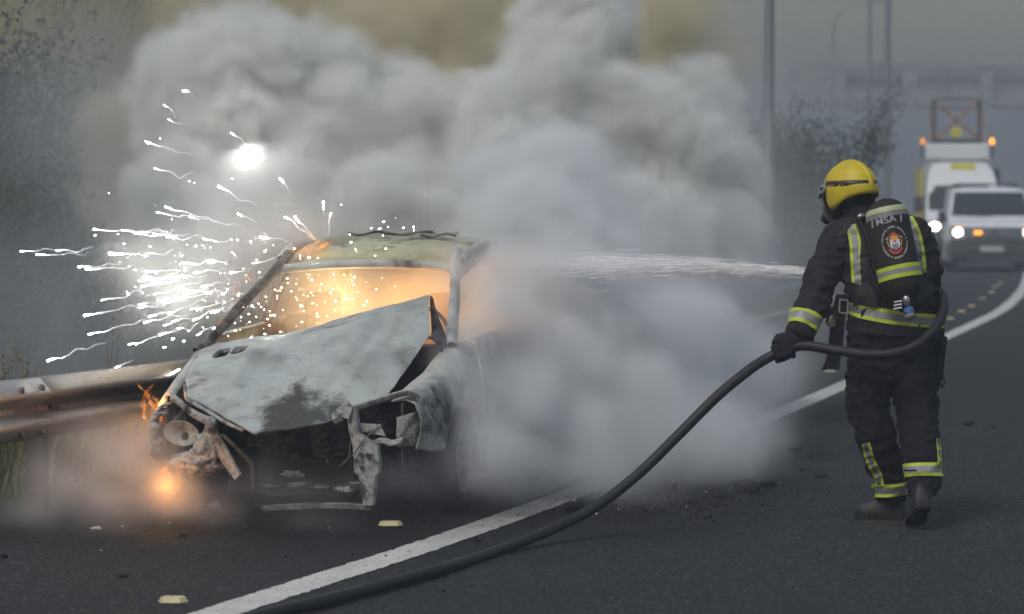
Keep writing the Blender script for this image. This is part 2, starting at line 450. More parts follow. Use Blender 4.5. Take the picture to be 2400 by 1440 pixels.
shrub((3.05, 41.5, 0), 1.2, 'low green bush half lost in smoke, left of the thick lamp post', 13, M['leaf_green'], 6000, .05, 5, lsp=.18, low=.45)
shrub((5.6, 52, 0), 2.0, 'dim shrub farther back, just left of the helmet visor', 14, M['leaf_dark'], 8000, .055, 5, lsp=.22, low=.5)
shrub((-4.75, 24.0, .45), 2.5, 'dark leafy shrub at the left edge behind the smoke', 15, M['leaf_dark'], 14000, .06, 6, lsp=.24, low=.7)
shrub((-4.15, 22.6, .30), 1.35, 'smaller dark bush below the leafy shrub at left edge', 16, M['leaf_dark'], 8000, .055, 6, lsp=.2, low=.5)
shrub((-3.6, 24.6, .40), 1.5, 'dim bush in the smoke right of the dark leafy shrub', 18, M['leaf_dark'], 7000, .055, 5, lsp=.2, low=.5)
shrub((-5.9, 27.5, .55), 3.6, 'tall dark thicket in the smoke behind the left edge', 31, M['leaf_dark'], 16000, .09, 8, lsp=.30, low=.9)
shrub((-4.3, 28.5, .60), 3.2, 'dark thicket in the smoke right of the left edge shrubs', 32, M['leaf_dark'], 16000, .09, 8, lsp=.30, low=.9)
shrub((-3.0, 29.5, .60), 2.6, 'dim thicket deep in the smoke behind the sparks', 33, M['leaf_dark'], 12000, .09, 7, lsp=.28, low=.8)
# bare tree whose twigs show at the upper left
rnd = random.Random(5); bt = empty('bare_tree', (-4.72, 25.5, .55)); tag(bt, 'nearly bare tree with crooked twigs at the upper left', 'tree')
m = MB(); tips = []; branchy(m, (0, 0, 0), (.12, 0, 1), 2.6, .06, 3, rnd, tips, .75); branchy(m, (.25, .1, 0), (.2, .1, 1), 2.2, .05, 3, rnd, tips, .8)
m.build('trunk', M['twig'], bt, smooth=True); leaves(tips, 500, .07, .08, rnd).build('crown', M['leaf_dark'], bt, recalc=False)
# grass of the verge
rnd = random.Random(3); gm = MB(); vp = walk(line_c, .25); vp = [p for p in vp if 9 < p.y < 58]
for _ in range(16000):
    i = int(len(vp) * rnd.random() ** 1.7); i = min(i, len(vp) - 2); p = vp[i]; tdir = (vp[i + 1] - p).normalized(); nl = Vector((-tdir.y, tdir.x, 0))
    o = 2.9 + abs(rnd.gauss(0, 1.5)); z = interp([3.4, 4.2, 5, 6, 8, 11], [-.02, .02, .10, .35, .85, 1.5], o)
    c = p + nl * o + tdir * rnd.uniform(0, .25); c.z = z - .01
    h = rnd.uniform(.08, .30) * (1 + .6 * (noise.noise(c * .9) > .1)); a = rnd.uniform(0, 6.28); w = rnd.uniform(.004, .009); dx = Vector((math.cos(a), math.sin(a), 0)); lean = Vector((rnd.gauss(0, .4), rnd.gauss(0, .4), 0)) * h
    mid = c + lean * .35 + Vector((0, 0, h * .6)); tip = c + lean + Vector((0, 0, h))
    gm.add([c - dx * w, c + dx * w, mid + dx * w * .7, mid - dx * w * .7, tip], [(0, 1, 2, 3), (3, 2, 4)])
tag(gm.build('grass', M['grass'], recalc=False), 'rough green and straw coloured grass on the verge', 'grass', kind='stuff')
def dried_weed(base, tops, label, heads=True):
    o = empty('dried_weed', base); tag(o, label, 'weed', 'dried weeds behind the barrier'); base = Vector(base)
    m = MB()
    for tp in tops:
        pts = spline([Vector((0, 0, 0)), (Vector(tp) - base) * .5 + Vector((random.uniform(-.02, .02), 0, .05)), Vector(tp) - base], 5); m.tube(pts, [.0045 - .0025 * i / len(pts) for i in range(len(pts))], 5)
        e = pts[-1]
        for q in range(5 if heads else 1):
            c = e + Vector((random.uniform(-.03, .03), random.uniform(-.02, .02), random.uniform(-.09, .015))); m.tube([e - Vector((0, 0, .07)), c], .0015, 4)
            hd = MB(); hd.tube([c - Vector((0, 0, .009)), c - Vector((0, 0, .004)), c + Vector((0, 0, .005)), c + Vector((0, 0, .010))], [.003, .009, .009, .002], 6); hd.build('seed_head', M['dry'], o, smooth=True)
    m.build('stem', M['dry'], o)
random.seed(4)
dried_weed((-2.85, 16.3, .0), [P(18, 835, 16.3), P(38, 812, 16.3), P(55, 852, 16.4), P(8, 860, 16.3), P(70, 880, 16.2)], 'dried weed with brown seed heads above the barrier at left edge')
dried_weed((-2.45, 17.4, .02), [P(268, 742, 17.4), P(250, 770, 17.4), P(280, 760, 17.5)], 'thin dead stalk standing in the smoke behind the barrier', False)

# ------------------------------------------------------------------ the burning car (local frame: x to the photo's right, y towards its rear)
CAR_O, CAR_TH = Vector((-1.12, 14.0, 0)), R(11)
car = empty('burnt_car', CAR_O, -CAR_TH)
tag(car, 'burnt out pale hatchback with crumpled bonnet and flames in its cabin', 'car')
def burnt(name, pale, mid, dark, amount=.5, scale=2.4, rust=.25, speck=True, tint=None, nose=False):
    """scorched sheet metal: chalky ash, grey scale, soot and rust in patches"""
    t = NT(name); co = t.coord()
    a = t.noise(co, scale, 7, .6, .15); b = t.noise(co, scale * 4.5, 6, .65, .15); c_ = t.noise(co, scale * 14, 5, .7)
    f = t.noise(co, 150, 3, .7)
    base = t.ramp(b, [(.32, mid), (.62, pale)])
    base = t.mix(t.ramp(c_, [(.48, 0.0), (.75, .28)]), base, tuple(x * .62 for x in mid))
    if tint: base = t.mix(t.ramp(t.noise(co, scale * .8, 3), [(.42, 0.0), (.62, .6)]), base, tint)
    k = t.math('ADD', t.math('MULTIPLY', a, .75), t.math('MULTIPLY', b, .25))
    edge = t.math('ADD', k, t.math('MULTIPLY', t.math('SUBTRACT', c_, .5), .16))
    if nose:                                    # soot collected along the dropped nose and in brown clouds over the middle
        yy = t.n('ShaderNodeSeparateXYZ', Vector=co).outputs['Y']; xx = t.n('ShaderNodeSeparateXYZ', Vector=co).outputs['X']
        low = t.ramp(yy, [(.02, .20), (.38, 0.0)]); side = t.ramp(t.math('ADD', xx, .5), [(.22, .25), (.52, 1.0), (.95, .75)])
        edge = t.math('SUBTRACT', edge, t.math('MULTIPLY', low, side))
        base = t.mix(t.ramp(t.noise(co, 2.3, 5, .55, .2), [(.46, 0.0), (.66, .75)]), base, (.15, .155, .135))
    soot = t.ramp(edge, [(amount - .07, 1.0), (amount + .05, 0.0)])
    col = t.mix(soot, base, dark)
    rs = t.ramp(t.noise(co, scale * 2.2, 6, .7, 1.0), [(.58, 0.0), (.70, rust)])
    col = t.mix(rs, col, (.10, .05, .028))
    if speck:
        sp = t.n('ShaderNodeTexVoronoi', Vector=co, Scale=110.0).outputs['Distance']
        ms = t.math('MULTIPLY', t.ramp(sp, [(.10, .8), (.2, 0.0)]), t.ramp(b, [(.48, 0.0), (.56, 1.0)]))
        col = t.mix(ms, col, t.mix(soot, (.05, .05, .05), (.5, .52, .5)))
    h = t.math('ADD', t.math('MULTIPLY', b, .6), t.math('MULTIPLY', f, .25))
    return t.princ(col, t.ramp(b, [(.35, .9), (.7, .62)]), .0, t.bump(h, .35, .012), .3)
M['hood'] = burnt('burnt_bonnet_paint', (.41, .455, .445), (.325, .36, .35), (.060, .062, .062), .375, 2.9, .35, True, (.40, .44, .47), True)
M['shell'] = burnt('burnt_body_paint', (.40, .43, .42), (.29, .31, .305), (.05, .05, .05), .42, 1.8, .5)
M['roofm'] = burnt('burnt_roof_paint', (.34, .36, .22), (.20, .21, .12), (.04, .04, .035), .46, 2.6, .2, True, (.42, .45, .36))
M['ash'] = burnt('ash_coated_metal', (.40, .40, .39), (.20, .20, .195), (.03, .03, .03), .475, 7.0, .35)
M['char'] = burnt('charred_metal', (.13, .125, .12), (.05, .048, .046), (.012, .012, .012), .5, 6.0, .4, False)
M['black'] = plain('soot_black', (.012, .012, .012), .9, 0, .5, 12, .5, 60)
M['tyre'] = plain('burnt_tyre', (.02, .02, .021), .9, 0, .4, 14, .6, 30)
M['rim'] = burnt('scorched_rim', (.2, .2, .2), (.09, .09, .09), (.02, .02, .02), .5, 8.0, .3, False)
V = Vector
def lerp_poly(pts, t):
    """point at parameter t on a polyline whose nodes carry their own parameter"""
    ts = [p[0] for p in pts]
    return V([interp(ts, [p[1][k] for p in pts], t) for k in range(3)])
def crinkle(p, amp, sc, seed=0.0):
    return amp * noise.fractal(V((p.x * sc + seed, p.y * sc, p.z * sc)), 1.0, 2.0, 4)

# bonnet: one buckled sheet, rear right corner lifted, nose dropped
top_e = [(0, (-.72, 1.0, .822)), (.30, (-.30, 1.03, .880)), (.65, (.164, 1.03, 1.005)), (1, (.503, 1.0, 1.102))]
bot_e = [(0, (-.546, .15, .612)), (.27, (-.30, .0, .512)), (.42, (-.125, -.08, .443)), (.75, (.20, .0, .497)), (1, (.453, .25, .611))]
lef_e = [(0, (-.72, 1.0, .822)), (.72, (-.625, .37, .682)), (1, (-.546, .15, .612))]
rig_e = [(0, (.503, 1.0, 1.102)), (.38, (.552, .80, .906)), (1, (.453, .25, .611))]
NU, NV = 56, 44
rows = []
for j in range(NV + 1):
    v = j / NV; row = []
    for i in range(NU + 1):
        u = i / NU
        T, B_, L_, R_ = lerp_poly(top_e, u), lerp_poly(bot_e, u), lerp_poly(lef_e, v), lerp_poly(rig_e, v)
        c00, c10, c01, c11 = V(top_e[0][1]), V(top_e[-1][1]), V(bot_e[0][1]), V(bot_e[-1][1])
        p = T * (1 - v) + B_ * v + L_ * (1 - u) + R_ * u - (c00 * (1 - u) * (1 - v) + c10 * u * (1 - v) + c01 * (1 - u) * v + c11 * u * v)
        crown = math.sin(math.pi * u) ** .7 * math.sin(math.pi * min(1, v * 1.02)) ** .8
        p.z += .075 * crown; p.y -= .03 * crown
        # pressed swage lines and the big buckle on the right
        for uc, w, a in ((.20 + .10 * v, .030, .012), (.80 - .16 * v, .035, -.020), (.86 - .12 * v, .02, .012)):
            p.z += a * math.exp(-((u - uc) / w) ** 2) * min(1, v * 4) * min(1, (1 - v) * 3)
        p.z += .022 * math.exp(-((u - .72) / .09) ** 2 - ((v - .62) / .10) ** 2) - .028 * math.exp(-((u - .60) / .13) ** 2 - ((v - .80) / .07) ** 2)
        p.z += crinkle(p, .011, 4.5) + crinkle(p, .004, 13, 3.0)
        row.append(p)
    rows.append(row)
hb = MB(); hb.grid(rows); hood_me = hb.mesh('bonnet')
tmp = mobj('bonnet_tmp', hood_me); sm = tmp.modifiers.new('t', 'SOLIDIFY'); sm.thickness = .010; sm.offset = -1
cutters = []
def uv_pt(u, v):
    i, j = int(u * NU), int(v * NV); return rows[j][i]
for (u, v, su, sv) in ((.108, .31, .030, .030), (.180, .275, .027, .026)):
    c = uv_pt(u, v); ex = (uv_pt(u + .04, v) - c).normalized(); ey = (uv_pt(u, v + .06) - c).normalized(); ez = ex.cross(ey).normalized()
    cm = MB(); ring = []
    for k in range(20):
        a = 2 * math.pi * k / 20; ca, sa = math.cos(a), math.sin(a)
        ring.append(c + ex * (math.copysign(abs(ca) ** .5, ca) * .043) + ey * (math.copysign(abs(sa) ** .5, sa) * .095))
    cm.add([p - ez * .08 for p in ring] + [p + ez * .08 for p in ring], [tuple(range(20)), tuple(range(39, 19, -1))] + [(k, (k + 1) % 20, 20 + (k + 1) % 20, 20 + k) for k in range(20)])
    co_ = cm.build('cutter'); cutters.append(co_)
    bo = tmp.modifiers.new('b', 'BOOLEAN'); bo.operation = 'DIFFERENCE'; bo.object = co_; bo.solver = 'EXACT'
bpy.context.view_layer.update()
dg = bpy.context.evaluated_depsgraph_get()
hood_me2 = bpy.data.meshes.new_from_object(tmp.evaluated_get(dg))
for o in cutters + [tmp]: bpy.data.objects.remove(o)
hood = mobj('bonnet', hood_me2, M['hood'], car, smooth=True)
md = hood.modifiers.new('e', 'EDGE_SPLIT'); md.split_angle = R(50)
tag(hood, 'crumpled pale bonnet scorched with soot, right rear corner lifted')
# vent trims
for (u, v) in ((.108, .31), (.180, .275)):
    c = uv_pt(u, v); ex = (uv_pt(u + .04, v) - c).normalized(); ey = (uv_pt(u, v + .06) - c).normalized(); ez = ey.cross(ex).normalized()
    if ez.z < 0: ez = -ez
    r_ = MB(); ring = []
    for k in range(25):
        a = 2 * math.pi * k / 24; ca, sa = math.cos(a), math.sin(a)
        ring.append(c + ez * -.002 + ex * (math.copysign(abs(ca) ** .5, ca) * .044) + ey * (math.copysign(abs(sa) ** .5, sa) * .096))
    r_.tube(ring, .005, 6, cap=False); r_.build('vent_trim', M['ash'], hood, smooth=True)
# underside flange standing up at the lifted corner
fl = MB(); A = [V((.505, 1.004, 1.098)), V((.512, 1.00, 1.02)), V((.545, .88, .93)), V((.560, .80, .885))]
Bq = [V((.520, 1.03, 1.07)), V((.575, 1.0, .96)), V((.626, .94, .845)), V((.628, .86, .80))]
rows2 = [[a + (b - a) * k / 6 + V((.012 * math.sin(k * .9), 0, .006 * math.sin(k * 1.7 + i))) for k in range(7)] for i, (a, b) in enumerate(zip(spline(A, 3), spline(Bq, 3)))]
fl.grid(rows2); fl.build('bonnet_inner_panel', M['char'], hood, smooth=True, solid=.006)
# strip along the bonnet's left front edge (peeled rim)
rm = MB(); rm.tube([lerp_poly(lef_e, .75) - V((.01, 0, .015)), V((-.546, .14, .600)), V((-.42, .06, .552)), V((-.30, -.01, .50)), V((-.2, -.05, .465))], [.008, .012, .011, .010, .008], 6); rm.build('bonnet_rim', M['ash'], hood, smooth=True)

# wings
def body_side(sgn, y0, y1, top, bot, nx=22, nz=12, name='wing', mat=None, arch=None, parent=car, bulge=.045, tuck=.10, topin=.11, crk=.0035, seed=0.0):
    """sheet metal side: rolled top edge, bulging flank, optional wheel arch; top/bot give (x, z) at a y"""
    rows = []
    for i in range(nx + 1):
        y = y0 + (y1 - y0) * i / nx; tx, tz = top(y); bx, bz = bot(y)
        if arch:
            ay, az, ar = arch
            if abs(y - ay) < ar: bz = max(bz, az + math.sqrt(ar * ar - (y - ay) ** 2))
        row = [V((sgn * (tx - topin), y, tz - .004)), V((sgn * (tx - topin * .35), y, tz + .004))]
        for k in range(nz + 1):
            f = k / nz; z = tz - .012 + (bz - tz + .012) * f
            x = tx + (bx - tx) * f + bulge * math.sin(math.pi * min(1, f * .9 + .08))
            row.append(V((sgn * x, y, z)))
        row = [p + V((sgn * crinkle(p, crk, 5, seed), 0, crinkle(p, crk * .6, 6, seed + 5))) for p in row]
        rows.append(row)
    m = MB(); m.grid(rows); return m.build(name, mat or M['shell'], parent, smooth=True, solid=.006)
tz_ = lambda y: interp([.05, .15, .30, .60, .90, 1.25], [.56, .605, .655, .728, .832, .87], y)
rw = body_side(1, .16, 1.10, lambda y: (interp([.1, .3, .6, .9, 1.1], [.60, .635, .675, .705, .722], y), tz_(y)),
          lambda y: (interp([.1, .4, .8, 1.1], [.60, .70, .752, .757], y), interp([.16, .30, .50, 1.1], [.37, .345, .34, .20], y)), 30, 14, 'front_wing', M['shell'], (.76, .285, .305), bulge=.035)
tag(rw, 'scorched right front wing with pale flaking patches')
lw = body_side(-1, .06, 1.10, lambda y: (interp([.06, .3, .6, 1.1], [.690, .712, .722, .735], y), interp([.05, .2, .6, .95, 1.1], [.53, .592, .715, .825, .855], y)),
          lambda y: (interp([.06, .4, .8, 1.1], [.685, .735, .75, .75], y), interp([.06, .30, .5, 1.1], [.345, .34, .34, .20], y)), 30, 12, 'front_wing', M['shell'], (.76, .285, .305), bulge=.03, topin=.06, seed=7.0)
tag(lw, 'left front wing burnt through, seen edge on by the barrier')
# turned-in leading edge of the left wing, ragged
le = MB(); pts = [V((-.655, .10, .585)), V((-.70, .07, .545)), V((-.715, .05, .47)), V((-.712, .05, .40)), V((-.690, .055, .345))]
rowsl = [[p, p + V((.022 + .012 * math.sin(i * 2.1), -.01, 0)), p + V((.045 + .02 * math.sin(i * 1.3), .03, .01))] for i, p in enumerate(spline(pts, 5))]
le.grid(rowsl); le.build('wing_edge', M['ash'], lw, smooth=True, solid=.005)

# doors and rear quarters, both sides
for sgn in (1, -1):
    d = body_side(sgn, 1.115, 2.18, lambda y: (interp([1.1, 1.6, 2.2], [.722, .735, .735], y), interp([1.1, 2.2], [.868, .905], y)), lambda y: (.745, .20), 16, 12, 'door', M['shell'], None, bulge=.05, topin=.03, seed=11.0 * sgn)
    h = MB(); h.box((sgn * .80, 2.02, .76), (.02, .15, .035)); h.build('handle', M['char'], d, bevel=.006)
    body_side(sgn, 2.195, 3.62, lambda y: (interp([2.2, 3.0, 3.62], [.735, .725, .60], y), interp([2.2, 3.2, 3.62], [.907, .95, .93], y)),
              lambda y: (interp([2.2, 3.2, 3.62], [.75, .745, .62], y), interp([2.2, 3.3, 3.62], [.20, .26, .34], y)), 26, 12, 'rear_quarter', M['shell'], (3.16, .285, .305), bulge=.05, topin=.05, seed=19.0 * sgn)
    sl = MB(); sl.bar((sgn * .72, 1.02, .185), (sgn * .72, 2.95, .185), .09, .10); sl.build('sill', M['char'], car, bevel=.015)
# rear panel with hatch
rb = MB(); rb.grid([[V((x, 3.62 + .10 * (1 - (x / .62) ** 2), z)) for x in [-.62 + 1.24 * i / 12 for i in range(13)]] for z in (.34, .5, .66, .8, .93)]); rb.build('tailgate', M['shell'], car, smooth=True, solid=.008)
# roof
rr_ = []
for j in range(19):
    f = j / 18; y = 1.70 + 1.62 * f
    zc = interp([0, .08, .25, .5, .75, 1], [1.262, 1.318, 1.378, 1.408, 1.392, 1.33], f); w = interp([0, .15, .5, 1], [.50, .545, .565, .52], f)
    row = []
    for i in range(25):
        u = -1 + 2 * i / 24; x = w * u; z = zc - .055 * abs(u) ** 2.6 - .06 * max(0, abs(u) - .88) / .12
        p = V((x, y + .03 * (u * u), z)); p.z += crinkle(p, .010, 5, 2.0) * (1 if .05 < f else .3)
        row.append(p)
    rr_.append(row)
rf = MB(); rf.grid(rr_); roof = rf.build('roof', M['roofm'], car, smooth=True, solid=.008); tag(roof, 'yellowish heat stained roof panel with charred ripples')
# torn liner strips curling on the roof
random.seed(8)
for (x, y, L_, a) in ((.05, 2.35, .34, .1), (.22, 2.5, .25, -.1), (-.12, 2.2, .22, .15), (.30, 2.15, .2, .05)):
    m = MB(); rws = []
    for k in range(9):
        f = k / 8; c = V((x + L_ * (f - .5), y + a * L_ * (f - .5), 1.395 - .05 * abs(x / .56) ** 2.6 + .012 + .010 * math.sin(f * 7 + x * 30)))
        rws.append([c + V((0, -.012 + .006 * math.sin(f * 11), 0)), c + V((0, 0, .010)), c + V((0, .014, .002))])
    m.grid(rws); m.build('peeling_strip', M['char'], roof, smooth=True, solid=.004)
# windscreen header, pillars
hd = MB(); hp = spline([V((-.49, 1.695, 1.222)), V((-.25, 1.675, 1.246)), V((0, 1.668, 1.254)), V((.25, 1.675, 1.252)), V((.485, 1.695, 1.235))], 6)
hd.grid([[p + V((0, -.018, -.020)), p + V((0, -.026, .0)), p + V((0, -.005, .022)), p + V((0, .05, .018)), p + V((0, .06, -.03)), p + V((0, -.018, -.020))] for p in hp]); hd.build('windscreen_header', M['shell'], car, smooth=True)
def pillar(pts, w, d, name, mat, jag=0.0):
    pts = spline(pts, 6); rows = []
    for i, p in enumerate(pts):
        t_ = (pts[min(i + 1, len(pts) - 1)] - pts[max(0, i - 1)]).normalized(); sx = t_.cross(V((0, 1, 0))).normalized(); sy = t_.cross(sx).normalized()
        ww = w * (1 + jag * noise.noise(p * 14)); dd = d * (1 + jag * noise.noise(p * 17 + V((3, 1, 2))))
        rows.append([p + sx * ww * math.cos(a) + sy * dd * math.sin(a) for a in [k * math.pi / 4 + .3 for k in range(8)]])
    m = MB(); m.grid(rows, close=True); return m.build(name, mat, car, smooth=True)
pillar([V((-.735, .90, .80)), V((-.69, .98, .85)), V((-.60, 1.33, 1.045)), V((-.50, 1.70, 1.24)), V((-.485, 1.82, 1.30))], .026, .030, 'windscreen_pillar', M['char'], .35)
pillar([V((.655, .90, .835)), V((.635, .97, .88)), V((.57, 1.33, 1.07)), V((.497, 1.70, 1.255)), V((.485, 1.82, 1.31))], .026, .045, 'windscreen_pillar', M['shell'], .12)
for s in (-1, 1):
    pillar([V((s * .505, 1.75, 1.27)), V((s * .535, 2.1, 1.335)), V((s * .55, 2.6, 1.345)), V((s * .52, 3.2, 1.29))], .028, .028, 'roof_rail', M['shell'], .25)
    pillar([V((s * .72, 2.18, .90)), V((s * .64, 2.2, 1.12)), V((s * .54, 2.22, 1.33))], .035, .04, 'door_pillar', M['char'], .3)
    pillar([V((s * .68, 3.50, .94)), V((s * .60, 3.38, 1.12)), V((s * .51, 3.22, 1.30))], .06, .05, 'rear_pillar', M['shell'], .3)
# bulkhead, scuttle, dashboard frame, floor
m = MB(); m.grid([[V((x, 1.02, z)) for x in (-.66, -.3, 0, .3, .64)] for z in (.16, .45, .74)]); m.build('bulkhead', M['black'], car, solid=.01)
m = MB(); m.grid([[V((x, .99 + dy, z + .03 * (x + .7))) for x in (-.68, -.35, 0, .35, .62)] for dy, z in ((0, .73), (.06, .79), (.16, .80), (.30, .76))]); m.build('scuttle', M['char'], car, smooth=True, solid=.01)
m = MB(); m.bar((-.62, 1.35, .80), (.62, 1.35, .80), .05, .05); m.bar((-.62, 1.28, .70), (.62, 1.28, .70), .12, .16); m.build('dashboard_frame', M['char'], car, bevel=.01)
m = MB(); m.box((0, 2.25, .19), (1.42, 2.6, .03)); m.build('floor_pan', M['black'], car)
for s in (-.36, .36):
    st = MB(); st.box((s, 1.75, .36), (.46, .46, .10)); st.box((s, 2.02, .68), (.42, .07, .56), Matrix.Rotation(R(-14), 3, 'X')); st.box((s, 2.10, 1.01), (.22, .05, .14)); st.build('seat_frame', M['char'], car, bevel=.03)
sw = MB(); sw.tube([V((.34 + .17 * math.cos(a), 1.45 + .06 * math.sin(a), .86 + .16 * math.sin(a))) for a in [k * math.pi / 10 for k in range(21)]], .012, 6, cap=False); sw.bar((.34, 1.32, .76), (.34, 1.45, .86), .03, .03); sw.bar((.18, 1.45, .86), (.50, 1.45, .86), .02, .02); sw.build('steering_wheel', M['char'], car)
# engine bay
rnd = random.Random(2)
def lump(c, r, seed, amp=.25, sc_=3.0, sub=3):
    bm = bmesh.new(); bmesh.ops.create_icosphere(bm, subdivisions=sub, radius=1.0)
    for v in bm.verts:
        n_ = noise.fractal(v.co * sc_ * .6 + V((seed * 3.1, seed, 0)), 1, 2, 4); v.co = V((v.co.x * r[0], v.co.y * r[1], v.co.z * r[2])) * (1 + amp * n_) + V(c)
    me = bpy.data.meshes.new('lump'); bm.to_mesh(me); bm.free(); return me
eng = mobj('engine_block', lump((.02, .55, .42), (.36, .26, .24), 1, .35, 4), M['char'], car)
m = MB(); m.box((.0, .50, .58), (.46, .20, .10)); m.tube([(-.2, .42, .63), (.0, .38, .66), (.25, .45, .62)], .035, 8); m.tube([(.1, .34, .28), (.3, .32, .34), (.34, .5, .5)], .03, 8); m.build('cylinder_head', M['char'], eng, bevel=.012)
m = MB()
for q in range(3): m.tube([(-.32 + q * .12, .30, .24), (-.30 + q * .12, .27, .24)], .07 - .01 * q, 14)
m.build('belt_pulley', M['rim'], eng, smooth=False)
m = MB(); m.grid([[V((x, .20 + .02 * math.sin(x * 9), z + .01 * math.sin(x * 22))) for x in [-.30 + .06 * k for k in range(11)]] for z in (.13, .22, .31)]); m.build('radiator', M['black'], car, solid=.03)
for s in (-1, 1):
    m = MB(); m.grid([[V((s * .56, y, z)) for y in (.14, .4, .7, 1.0)] for z in (.28, .46, .60 if s > 0 else .55)]); m.build('inner_wing', M['char'], car, solid=.008)
    m = MB(); m.bar((s * .42, .06, .27), (s * .44, .98, .25), .07, .09); m.build('chassis_leg', M['char'], car, bevel=.012)
    m = MB(); m.tube([(s * .50, .76, .30), (s * .46, .78, .62)], [.05, .055], 10); m.build('suspension_strut', M['char'], car)
# front end, right side: lamp surround and bracket coated in ash
ls = MB(); ring = [V((.30, .0, .560)), V((.34, .01, .572)), V((.45, .07, .610)), V((.56, .13, .645)), V((.615, .17, .640)), V((.628, .19, .59)), V((.610, .16, .52)), V((.575, .12, .455)), V((.545, .09, .41))]
sp_ = spline(ring, 5); ls.grid([[p + V((0, -.012, .012)), p + V((0, .012, .018)), p + V((.004, .05, .004)), p + V((0, .03, -.016)), p + V((0, -.010, -.010)), p + V((0, -.012, .012))] for p in sp_]); ls.build('headlamp_surround', M['ash'], car, smooth=True)
m = MB(); m.grid([[V((.545 + .10 * u, .09 + .12 * u + .01 * math.sin(v * 9), .53 - .145 * v + .03 * u * (1 - v))) for u in (0, .35, .7, 1)] for v in (0, .25, .5, .75, 1)]); m.build('lamp_side_plate', M['ash'], car, smooth=True, solid=.006)
m = MB(); m.grid([[V((.36 + .22 * u, .03 + .05 * u - .05 * v, .425 - .02 * v + .008 * math.sin(u * 14))) for u in [k / 8 for k in range(9)]] for v in (0, .5, 1)]); m.build('lamp_tray', M['ash'], car, solid=.008)
m = MB(); m.add([V((.36, .02, .47)), V((.50, .05, .44)), V((.47, .05, .50)), V((.375, .03, .505))], [(0, 1, 2, 3)]); m.build('bent_tab', M['ash'], car, solid=.006)
bk = MB(); prof = [(.315, .590, .05), (.318, .52, .055), (.330, .45, .06), (.345, .395, .13), (.350, .33, .135), (.352, .265, .13), (.372, .255, .095), (.385, .18, .075), (.398, .105, .055)]
rowsb = []
for x, z, w in prof:
    rowsb.append([V((x, .012, z)), V((x + .006, -.018, z)), V((x + w * .5, -.024, z)), V((x + w - .006, -.018, z)), V((x + w, .018, z))])
bk.grid(rowsb); br = bk.build('lamp_bracket', M['ash'], car, solid=.007, bevel=.003); tag(br, 'ash white bracket standing upright at the front right')
for c in ((.395, -.03, .355), (.43, -.03, .35), (.40, -.03, .29)):
    m = MB(); m.tube([V(c), V(c) + V((0, -.012, 0))], .011, 8); m.build('bolt', M['char'], br)
m = MB()
cl = [V((.25, -.02, .525)), V((.28, -.02, .54)), V((.305, -.015, .575)), V((.335, -.01, .60))]
m.tube(spline(cl, 4), [.022 + .012 * abs(math.sin(k * 1.9)) for k in range(13)], 7); m.box((.318, -.02, .565), (.055, .05, .06), Matrix.Rotation(.3, 3, 'Y')); m.build('bonnet_catch', M['ash'], car)
wr = MB(); wr.tube(spline([V((.50, .0, .50)), V((.42, -.03, .44)), V((.36, -.04, .36)), V((.30, -.03, .31)), V((.27, .0, .24))], 6), .0035, 5); wr.tube(spline([V((.34, -.03, .42)), V((.33, -.05, .33)), V((.25, -.03, .29)), V((.20, .02, .33))], 6), .003, 5); wr.build('burnt_wire', M['char'], car)
# front end, left side
m = MB(); A = spline([V((-.635, .13, .625)), V((-.60, .12, .605)), V((-.50, .07, .545)), V((-.40, .02, .51)), V((-.365, .02, .50))], 4)
m.grid([[p + V((-.012, .01, .014)), p + V((.006, -.012, .016)), p + V((.010, -.016, -.022)), p + V((.0, .03, -.03))] for p in A]); lp = m.build('lamp_panel', M['ash'], car, smooth=True, solid=.008)
m = MB(); m.grid([[p + V((-.020, 0, 0)), p + V((-.004, -.018, 0)), p + V((.024, -.016, 0)), p + V((.034, .02, 0))] for p in spline([V((-.40, .03, .53)), V((-.395, .02, .44)), V((-.385, .02, .36)), V((-.395, .03, .26))], 5)]); m.build('lamp_post_panel', M['ash'], lp, smooth=True, solid=.007)
m = MB(); m.grid([[V((-.655, .13, z)), V((-.640, .115, z)), V((-.628, .13, z))] for z in (.62, .5, .4, .30)]); m.build('lamp_side_strut', M['char'], lp, solid=.006)
bw = MB(); cb = V((-.565, .09, .435)); rws = []
for k in range(7):
    f = k / 6; rad = math.sin(f * math.pi / 2)
    rws.append([cb + V((.088 * rad * math.cos(a) * (1 + .05 * math.sin(2 * a)), .045 * (1 - rad) + .004, .060 * rad * math.sin(a) + .010 * rad * math.cos(a) * -1)) for a in [2 * math.pi * q / 28 for q in range(28)]])
bw.grid(rws, close=True); bowl = bw.build('headlamp_reflector', M['ash'], car, smooth=True, solid=.004); tag(bowl, 'bare oval headlamp reflector, chalky white')
hole = MB(); hole.tube([cb + V((.015, .030, -.018)), cb + V((.015, .020, -.018))], .020, 14); hole.build('bulb_socket', M['char'], bowl)
rim = MB(); rim.tube([cb + V((.089 * math.cos(a) * (1 + .05 * math.sin(2 * a)), .003, .061 * math.sin(a) - .010 * math.cos(a))) for a in [2 * math.pi * q / 28 for q in range(29)]], .004, 5, cap=False); rim.build('reflector_rim', M['ash'], bowl, smooth=True)
me = lump((-.475, .06, .285), (.135, .09, .070), 4, .32, 3.2, 4); o = mobj('crumpled_plate', me, M['ash'], car)
me = lump((-.41, .05, .375), (.07, .06, .085), 5, .30, 3.2, 4); mobj('crumpled_plate', me, M['ash'], car)
me = lump((-.665, .09, .335), (.05, .04, .04), 6, .6, 6, 3); mobj('melted_plastic', me, M['black'], car)
m = MB(); m.add([V((-.41, -.005, .50)), V((-.375, -.01, .505)), V((-.225, .0, .245)), V((-.255, .01, .215)), V((-.33, .03, .30))], [(0, 1, 2, 3, 4)]); m.build('diagonal_brace', M['ash'], car, solid=.02, bevel=.004)
